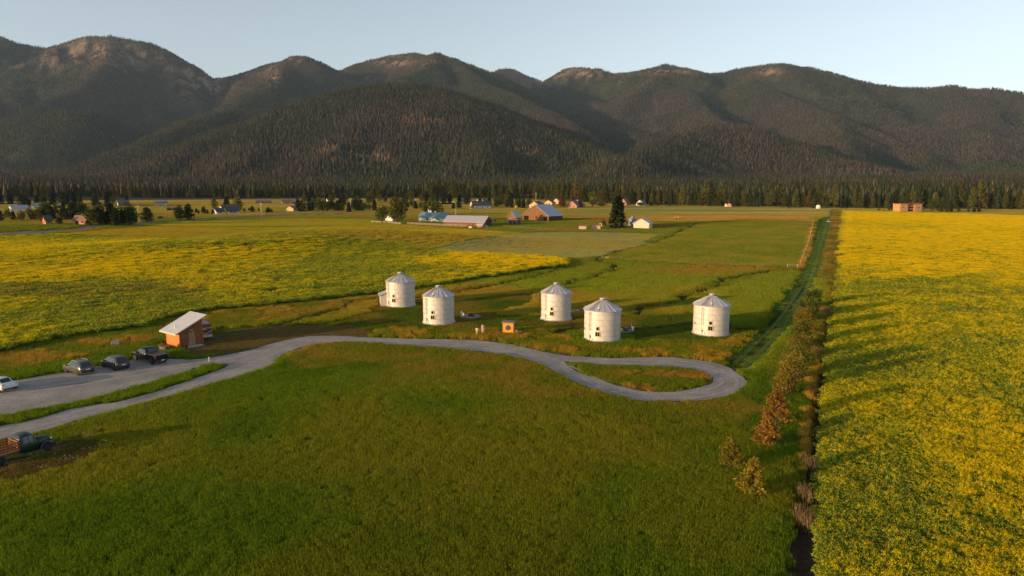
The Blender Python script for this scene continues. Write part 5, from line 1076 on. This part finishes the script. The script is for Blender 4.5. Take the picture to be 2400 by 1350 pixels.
MB().box(-Lh * .86, -Lh * .82, -.05, -.01, 3.6, 4.5).build('window', DARK, t); MB().box(-Lh * .22, -Lh * .10, -.05, -.01, 3.6, 4.0).build('window', DARK, t); MB().box(-Lh, -Lh * .66, -1.5, -.02, -.3, 1.0).build('terrace_wall', REDW, t)
# blue-grey steel bin by the white shed
p = G(1482, 531); t = empty('steel_bin', p, 0, 'blue-grey steel grain bin behind the white gabled shed', 'grain bin'); r_ = 10 * mpp(p)
MB().lathe([(r_, -.3), (r_, 4.0)], 32, cap=False).build('wall', ribbed('blue_steel_sheet', (.17, .21, .27), 'Z', .3, .5, .3), t, True); MB().lathe([(r_ + .12, 3.9), (.4, 5.7), (.3, 5.95), (.02, 6.0)], 32, cap=False).build('roof', tint('blue_steel_roof', (.22, .25, .30), .5), t, True)
p = G(1918, 489.5); tag(MB().lathe([(.2, 0), (2.2, .3), (2.2, 2.6), (1.6, 3.6), (.1, 4.0)], 16, Matrix.Translation(p)).build('white_tank', WHITEW), 'round white tank at the forest edge near the farm track', 'tank')
p = G(1702, 485); tag(MB().lathe([(.2, 0), (1.4, .2), (1.5, 2.2), (.8, 3.2), (.1, 3.4)], 14, Matrix.Translation(p)).build('white_tank', WHITEW), 'small white tank beside the reddish cabin at the forest foot', 'tank')
# farmyard odds and ends
x, y = _flat(1135, 535.5); suv(None, paint('trailer_white', (.5, .5, .5)), 'small white car by the near end of the long shed', L=4.2, Hh=1.4, rz=R(175), xy=(x, y), nm='farm_car', cat='car', grp=None)
x, y = _flat(1156, 523); suv(None, paint('dark_blue_paint', (.02, .03, .04)), 'dark car parked between the long shed and the big barn', L=4.6, Hh=1.7, rz=R(120), xy=(x, y), nm='farm_car', cat='car', grp=None)
x, y = _flat(1588, 518); p = Vector((x, y, float(H(x, y)))); t = empty('farm_implement', p, R(5), 'yellow farm implement standing in the grass right of the white shed', 'farm machine'); YP = plain('yellow_machine_paint', (.60, .36, .02), .5)
MB().box(-1.8, 1.8, -.5, .5, .6, 1.4).build('body', YP, t); MB().bar((-3.4, 0, .4), (-1.8, 0, .9), .1, 6).build('drawbar', YP, t)
for sx in (-1, 1): MB().lathe([(.5, -.12), (.5, .12)], 14, Matrix.Translation((sx * 1.0, -.6, .5)) @ Matrix.Rotation(R(90), 4, 'X')).build('wheel', BLACK, t)
x, y = _flat(1211, 489); p = Vector((x, y, float(H(x, y)))); t = empty('farm_machine', p, R(20), 'yellow machine parked left of the tan gabled house', 'farm machine'); MB().prism([(-1.5, .6), (1.5, .6), (1.2, 1.5), (.4, 2.8), (-.8, 2.8), (-1.4, 1.6)], -1, 1).build('body', YP, t)
for sx in (-1, 1): MB().lathe([(.7, -.15), (.7, .15)], 14, Matrix.Translation((sx * 1.0, -1.15, .7)) @ Matrix.Rotation(R(90), 4, 'X')).build('wheel', BLACK, t)
t = empty('white_wall', G(1064, 475.5), R(186), 'long low white garden wall beyond the farm', 'wall'); MB().box(0, 20, 0, .3, -1, 2.0).build('wall', WHITEW, t); [MB().box(i * 4.9 - .2, i * 4.9 + .3, -.1, .4, -1, 2.3).build('pillar', WHITEW, t) for i in range(5)]

# ------------------------------------------------------------------ fences and poles
def fence(lab, px, spacing, mat, h=1.3, rails=(.5, 1.1), th=.05, pr=.09, grp='farm fences'):
    P = [G(*q) for q in px]; t = empty('fence', P[0], 0, lab, 'fence', grp); pm = MB().bar((0, 0, -.3), (0, 0, h), pr, 5); me = None; n = 0; o0 = Vector(P[0])
    for a_, b_ in zip(P[:-1], P[1:]):
        L = (b_ - a_).length; k = max(1, int(L / spacing))
        for i in range(k):
            if n > 95: break
            q = a_.lerp(b_, i / k); q.z = float(H(q.x, q.y))
            if me is None: o = pm.build('post', mat, t); me = o.data
            else: o = bpy.data.objects.new('post', me); C.objects.link(o); o.parent = t
            o.location = q - o0; n += 1
        for z in rails:
            mb = MB(); k2 = max(1, int(L / 12))
            for i in range(k2):
                q0 = a_.lerp(b_, i / k2); q1 = a_.lerp(b_, (i + 1) / k2); q0.z = float(H(q0.x, q0.y)) + z; q1.z = float(H(q1.x, q1.y)) + z; mb.bar(q0 - o0, q1 - o0, th, 4)
            mb.build('rail', mat, t)
GWOOD = plain('grey_fence_wood', (.24, .18, .13), .9); PWOOD = plain('pale_fence_wood', (.48, .36, .24), .9)
fence('grey corral fence running past the big barn', [(1180, 533), (1225, 537), (1300, 541), (1420, 543), (1482, 537)], 4.5, GWOOD, 1.5)
fence('pale corral fence in front of the white farmhouse', [(955, 527), (1030, 531), (1095, 533)], 3.5, PWOOD, 1.6, (.5, .95, 1.4), .08)
fence('thin wire fence along the near edge of the square field', [(1410, 607), (1500, 614.5), (1650, 622), (1843, 629)], 6, GWOOD, 1.2, (.5, .9), .012, .07)
fence('thin fence along the right edge of the square field', [(1906, 521), (1893, 575), (1872, 630)], 12, PWOOD, 1.3, (.6, 1.1), .012, .07)
fence('wire fence between the farm track and the canola edge', [(1976, 493), (1972, 560), (1963, 640)], 14, PWOOD, 1.3, (.6, 1.1), .012, .07)
fence('long rail fence in front of the far houses at left', [(500, 504.5), (620, 503), (700, 500), (800, 497)], 7, PWOOD, 1.4, (.5, 1.0), .07)
fence('white rail fence below the leafy farm trees', [(870, 522), (912, 524), (940, 527)], 4, CREAMW, 1.3, (.6, 1.1), .09)
t = empty('field_gate', G(1845, 629), 0, 'grey metal pipe gate at the near right corner of the square field', 'gate'); d_ = G(1869, 630.5) - G(1845, 629)
for z in (.25, .7, 1.2): MB().bar((0, 0, z), (d_.x, d_.y, z), .035, 5).build('bar', GREYM, t)
for q in (0, 1): MB().bar((d_.x * q, d_.y * q, -.2), (d_.x * q, d_.y * q, 1.35), .08, 6).build('post', PWOOD, t)
t = empty('field_gate', G(1410, 606), 0, 'pale wooden gate lying at the left corner of the square field', 'gate'); d_ = G(1428, 607) - G(1410, 606)
for z in (.2, .5): MB().bar((0, 0, z), (d_.x, d_.y, z), .06, 5).build('bar', PWOOD, t)
PT = []
for (px, py, hpx, lab) in ((326, 521, 40, 'utility pole beside the lone round tree at the left'), (613, 508.5, 34, 'utility pole by the rail fence left of the peach garage'), (822, 495, 31, 'utility pole left of the leafy farm trees'), (974, 489, 24, 'utility pole behind the white farmhouse'), (1256, 475, 23, 'utility pole above the tan gabled house'), (1218, 473, 17, 'shorter utility pole left of the tan gabled house'), (1068, 505, 17, 'slim pole in the pasture behind the long shed')):
    p = G(px, py); hh = hpx * mpp(p); t = empty('utility_pole', p, 0, lab, 'utility pole', 'utility poles'); MB().bar((0, 0, -.3), (0, 0, hh), .24, 7, .18).build('pole', PWOOD, t); MB().box(-1.3, 1.3, -.08, .08, hh - 1.0, hh - .75).build('crossarm', PWOOD, t)
    tr_ = MB().lathe([(.3, 0), (.3, .9)], 10, Matrix.Translation((.38, -.1, hh - 2.6))).build('transformer', GREYM, t); PT.append(p + Vector((0, 0, hh - .8)))
def wire(a_, b_, lab):
    cu = MB(); n = 24; q = [a_.lerp(b_, i / n) - Vector((0, 0, 4 * .9 * (i / n) * (1 - i / n))) for i in range(n + 1)]
    for i in range(n): cu.bar(q[i], q[i + 1], .04, 3)
    tag(cu.build('power_line', PWOOD), lab, 'power line', 'power lines')
wire(PT[0], PT[1], 'power line between the two leftmost utility poles'); wire(PT[4], PT[5], 'power line above the tan gabled house'); wire(PT[2], PT[3], 'power line passing behind the leafy farm trees'); wire(PT[1], PT[2], 'power line over the rail fence and peach garage')

# ------------------------------------------------------------------ trees and bushes one can tell apart
def leafy_mesh(h, w, n, size, seed, mat, trunk_h=.15, nl=9, flat=.0):
    r = np.random.default_rng(seed); lobes = []
    for i in range(nl):
        z = h * (trunk_h + (1 - trunk_h) * (.2 + .68 * (i + .5) / nl)); a = i * 2.4 + r.random(); q = w / 2 * .55 * (1 - .6 * abs((z / h - .5)) * 1.4) * r.random() ** .4
        s = w / 2 * (.40 + .25 * r.random()) * (1.1 - .55 * max(0, z / h - .45)); lobes.append((math.cos(a) * q, math.sin(a) * q, z, s, s, s * (.9 + .35 * (h / w > 1.3))))
    P = blob_points(n, lobes, seed + 1, .35); P[:, 2] = np.clip(P[:, 2], h * .03, None); V, Fq, sh = rand_tris(P, size, seed + 2); return bulk('crown', V, Fq, mat, shade=sh, linkit=False)
LM = dict(dark=leafmat('dark_conifer_foliage', (.040, .048, .018), transl=.2), olive=leafmat('olive_leaves', (.085, .085, .020)), lime=leafmat('poplar_leaves', (.11, .12, .022)), maroon=leafmat('maroon_leaves', (.075, .022, .020)), rust=leafmat('rusty_willow_leaves', (.21, .16, .024), var=.6, transl=.4),
          bronze=leafmat('bronze_willow_leaves', (.14, .15, .024), var=.6, transl=.4), green=leafmat('willow_leaves', (.060, .082, .018), var=.55, transl=.35), pine=leafmat('young_pine_needles', (.19, .15, .018), var=.6, transl=.35), pine2=leafmat('orange_pine_needles', (.24, .13, .026), var=.65, transl=.35), blue=leafmat('dark_spruce_foliage', (.026, .036, .016), transl=.2))
PROTOS = dict(con=[leafy_mesh(10, 6.5, 1100, .42, 201, LM['dark'], .0, 9), conifer_mesh(10, 6, 1300, .40, 202, LM['dark'], .02, .45)], conb=[conifer_mesh(10, 5.5, 1500, .42, 203, LM['blue'], .02, .55, ragged_=.3)],
              oak=[leafy_mesh(10, 9, 1100, .42, 211, LM['olive']), leafy_mesh(10, 10, 1100, .42, 212, LM['olive'])], dk=[leafy_mesh(10, 9, 1000, .42, 215, LM['green'])], pop=[leafy_mesh(10, 4.5, 800, .36, 213, LM['lime'], .08, 9)], mar=[leafy_mesh(10, 11, 900, .4, 214, LM['maroon'], .05)])
TR10 = [trunk_mesh(7, .25, BARK, 61, 5, 1.6, .3)]
def tree_at(px, py, hpx, wpx, kind, lab, group='trees around the farms', cat='tree'):
    p = G(px, py); k = mpp(p); h = hpx * k; w = wpx * k; pr = PROTOS[kind]; i = int(px) % len(pr); w0 = {'con': (6, 5.5), 'conb': (5.5,), 'oak': (9, 10), 'dk': (9,), 'pop': (4.5,), 'mar': (11,)}[kind][i]
    s = h / 10; tree_from('tree', pr[i], TR10[0], p, (w / w0, w / w0, s), (px * 1.7) % 6.28, lab, cat, group)
for a_ in ((896, 524, 46, 36, 'dk', 'left one of the two big leafy trees by the farmhouse'), (932, 525, 60, 62, 'oak', 'largest leafy tree, standing by the farmhouse'), (1022, 505, 32, 46, 'oak', 'broad brownish tree behind the white farmhouse roof'), (1000, 500, 22, 24, 'dk', 'dark tree at the left of the broad brownish tree behind the farmhouse'),
           (1447, 535, 74, 52, 'conb', 'tall dark spruce standing alone in the farmyard'), (1388, 487, 40, 27, 'pop', 'tall green poplar right of the maroon trees'), (1319, 488, 24, 27, 'mar', 'maroon-leaved tree left of the low brick house'), (1360, 488, 20, 15, 'mar', 'maroon-leaved tree right of the low brick house'),
           (345, 521, 34, 34, 'con', 'lone round dark tree right of the utility pole'), (375, 514, 8, 16, 'dk', 'small dark bush right of the lone round tree'), (422, 516, 34, 26, 'con', 'left one of a pair of dark trees in the pasture'), (443, 515, 36, 30, 'con', 'right one of a pair of dark trees in the pasture'),
           (502, 493, 31, 18, 'pop', 'left poplar beside the dark-roofed house'), (558, 499, 40, 27, 'pop', 'right poplar beside the dark-roofed house'), (532, 492, 30, 20, 'conb', 'dark conifer between the two poplars'), (592, 498, 15, 12, 'con', 'small round dark tree right of the poplars'), (1415, 535, 22, 12, 'dk', 'thin grey bush left of the tall spruce'),
           (140, 527, 22, 16, 'con', 'small dark spruce between the two orange cabins'), (181, 528, 11, 8, 'con', 'little bush in front of the long orange cabin'), (1475, 480, 20, 16, 'dk', 'green bush at the foot of the reddish-roofed house'), (1500, 483, 10, 22, 'dk', 'dark hedge bush before the white gabled house'),
           (1408, 484, 10, 30, 'dk', 'low hedge right of the tall green poplar'), (2185, 497, 32, 22, 'dk', 'green tree right of the modern house'), (2205, 497, 30, 18, 'con', 'dark tree second right of the modern house'), (2222, 498, 34, 20, 'con', 'dark tree third right of the modern house'), (1107, 491, 14, 12, 'dk', 'bush at the left corner of the two-storey farmhouse'),
           (1063, 490, 14, 13, 'con', 'left one of two round dark trees below the white wall'), (1076, 489, 15, 14, 'con', 'right one of two round dark trees below the white wall'), (1899, 487, 17, 12, 'mar', 'small reddish conifer at the forest edge near the track')): tree_at(*a_)
rq = random.Random(12)
for i, (x0, x1, y0, y1, n, hh, kk) in enumerate([(205, 318, 527, 531, 11, 46, ('con', 'con', 'conb', 'dk')), (0, 130, 513, 521, 13, 26, ('dk', 'oak', 'con')), (100, 210, 505, 520, 11, 34, ('con', 'conb', 'oak', 'dk')), (455, 500, 500, 504, 6, 15, ('con',)), (622, 640, 498, 500, 4, 12, ('con',)),
                                                 (695, 880, 492, 498, 24, 25, ('con', 'oak', 'dk', 'conb', 'dk')), (560, 620, 494, 497, 4, 11, ('con',)), (950, 1030, 486, 492, 10, 19, ('dk', 'con', 'oak')), (1120, 1240, 484, 489, 14, 24, ('dk', 'con', 'oak', 'conb')), (1160, 1215, 478, 482, 6, 25, ('con', 'oak')),
                                                 (1520, 1545, 483, 485, 2, 14, ('dk',)), (2050, 2100, 494, 496, 6, 7, ('dk',)), (2215, 2300, 497, 499, 6, 12, ('dk', 'con')), (0, 300, 478, 488, 16, 30, ('con', 'dk', 'conb')), (700, 1100, 474, 482, 26, 24, ('con', 'dk', 'oak', 'conb'))]):
    grp = ['row of dark trees beside the long orange cabin', 'mixed trees at the far left edge', 'trees around the cream two-storey house', 'small conifers left of the white outbuilding', 'small conifers behind the rail fence', 'tree belt behind the peach garage', 'saplings right of the poplars', 'trees behind the white farmhouse', 'tree belt left of the tan gabled house', 'tall trees left of the utility poles',
           'bushes at the forest edge', 'low bushes before the modern house', 'bushes right of the modern house', 'scattered trees before the forest at far left', 'scattered trees before the forest at centre'][i]
    for j in range(n):
        px = x0 + (x1 - x0) * (j + rq.random()) / n; kd = rq.choice(kk); h_ = hh * rq.uniform(.65, 1.15); tree_at(px, rq.uniform(y0, y1), h_, h_ * rq.uniform(.65, .95) * (.85 if kd in ('con', 'conb') else 1.0), kd,
            {'con': 'dark bushy conifer in the ', 'conb': 'very dark spruce in the ', 'dk': 'dark green leafy tree in the ', 'oak': 'olive leafy tree in the '}[kd] + grp, grp)

# bushes along the ditch: each its own mesh
def stems(h, w, n, seed, mat=BARK):
    rr = random.Random(seed); mb = MB()
    for i in range(n):
        a = rr.uniform(0, 6.28); q = Vector((math.cos(a) * w * .1, math.sin(a) * w * .1, -.1)); e_ = Vector((math.cos(a) * w * rr.uniform(.15, .42), math.sin(a) * w * rr.uniform(.15, .42), h * rr.uniform(.55, .95))); mb.bar(q, e_, .035, 4, .010)
    me = bpy.data.meshes.new('stems'); me.from_pydata(mb.v, [], mb.f); me.materials.append(mat); return me
for i, (px, py, hpx, wpx, mt, lab) in enumerate([(1903, 722, 42, 46, 'green', 'dark green willow bush at the far end of the row by the ditch'), (1893, 752, 58, 52, 'bronze', 'bronze willow bush, second from the far end of the row'), (1884, 782, 62, 58, 'rust', 'rusty willow bush, third from the far end of the row'),
                                                 (1874, 815, 66, 66, 'bronze', 'wide bronze willow bush halfway along the row'), (1868, 852, 72, 66, 'rust', 'rusty willow bush just past the turning loop'), (1862, 892, 92, 78, 'bronze', 'large bronze willow bush level with the turning loop'), (1846, 925, 98, 72, 'rust', 'biggest rusty willow bush at the near end of the row')]):
    p = Vector((*_flat(px, py), 0)); k = mpp(p); h, w = hpx * k * 1.0, wpx * k; me = leafy_mesh(h, w, 6500, .085 + .02 * (py < 850), 300 + i, LM[mt], .0, 11)
    tr = tree_from('willow_bush', me, None, p, (1, 1, 1), 0, lab, 'bush', 'willow bushes along the ditch'); o = bpy.data.objects.new('stems', stems(h, w, 26, i)); C.objects.link(o); o.parent = tr
def young_pine(px, py, hpx, wpx, mt, lab, seed, n=1500):
    p = Vector((*_flat(px, py), 0)); k = mpp(p); h, w = hpx * k * 1.03, wpx * k; r = np.random.default_rng(seed); nb = 46; P = []; mb = MB(); mb.bar((0, 0, -.1), (0, 0, h * .96), .07, 6, .02)
    for b in range(nb):
        t_ = .10 + .88 * (b / nb); a = b * 2.4 + r.random(); L = w / 2 * (1 - t_ ** 1.5) * (.7 + .5 * r.random()) + .08; q = np.array([math.cos(a) * L, math.sin(a) * L, t_ * h + L * .45]); c = np.array([0, 0, t_ * h - L * .1]); mb.bar(c, q, .018, 4, .008)
        for u in np.linspace(.45, 1.0, 4): P.append(c + (q - c) * u + r.normal(size=(max(4, n // nb // 4), 3)) * (.075 + .05 * w * .2))
    P = np.concatenate(P); V, Fq, sh = rand_tris(P, .075, seed, elong=1.5); t = empty('young_pine', p, 0, lab, 'pine', 'young pines along the ditch'); bulk('needles', V, Fq, LM[mt], shade=sh, parent=t); mb.build('trunk', BARK, t)
young_pine(1817, 1002, 92, 66, 'pine2', 'tall orange-tinged young pine nearest the willow bushes', 1, 4200); young_pine(1795, 1048, 66, 66, 'pine2', 'bushy orange young pine just below the tall one', 2, 3400); young_pine(1712, 1102, 74, 56, 'pine', 'slim yellow-green young pine on the left', 3, 2200); young_pine(1762, 1166, 92, 64, 'pine', 'golden young pine closest to the camera', 4, 3600)
# bleached dead weeds in the ditch
def dead_clump(px, py, r_, h, n, lab, seed):
    x, y = _flat(px, py); r = np.random.default_rng(seed); P = r.normal(size=(n, 2)) * r_ * np.array([.45, 1.0]); a = r.random(n) * 6.28; hh = h * (.5 + .6 * r.random(n)); V = np.zeros((n, 4, 3)); w = .014 + .012 * r.random(n); tx = P[:, 0] + r.normal(size=n) * .22; ty = P[:, 1] + r.normal(size=n) * .22
    V[:, 0] = np.stack([P[:, 0] - np.cos(a) * w, P[:, 1] - np.sin(a) * w, np.full(n, -.5)], 1); V[:, 1] = np.stack([P[:, 0] + np.cos(a) * w, P[:, 1] + np.sin(a) * w, np.full(n, -.5)], 1); V[:, 2] = np.stack([tx + .01, ty, hh], 1); V[:, 3] = np.stack([tx - .01, ty, hh], 1)
    t = empty('dead_weeds', (x, y, 0), 0, lab, 'weeds', 'bleached dead weeds in the ditch'); bulk('stems', V.reshape(-1, 3), np.arange(4 * n).reshape(n, 4), leafmat('bleached_stems', (.17, .125, .06), var=.4), shade=r.random(n), parent=t)
dead_clump(1884, 1220, .55, 1.0, 420, 'tall bleached dead weeds at the near bare end of the ditch', 1); dead_clump(1888, 1165, .5, .9, 300, 'bleached dead weeds second nearest in the ditch', 2); dead_clump(1894, 1090, .6, .8, 200, 'thin pale dead weeds in the middle of the ditch', 3); dead_clump(1922, 830, 1.4, 1.0, 350, 'pale dead weeds in the ditch beside the willow bushes', 4); dead_clump(1943, 735, 2.0, 1.1, 350, 'pale dead weeds at the far end of the ditch', 5)

place_cover()

# ------------------------------------------------------------------ the air
hz_m = bpy.data.materials.new('haze'); hz_m.use_nodes = True; t_ = hz_m.node_tree; t_.nodes.remove(t_.nodes['Principled BSDF'])
pv = t_.nodes.new('ShaderNodeVolumePrincipled'); pv.inputs['Color'].default_value = (.52, .74, 1, 1); pv.inputs['Density'].default_value = 1.9e-5; pv.inputs['Anisotropy'].default_value = 0
t_.links.new(pv.outputs[0], t_.nodes['Material Output'].inputs['Volume'])
tag(MB().box(-12000, 12000, -150, 10500, -4.5, 1750).build('haze', hz_m), kind='stuff')
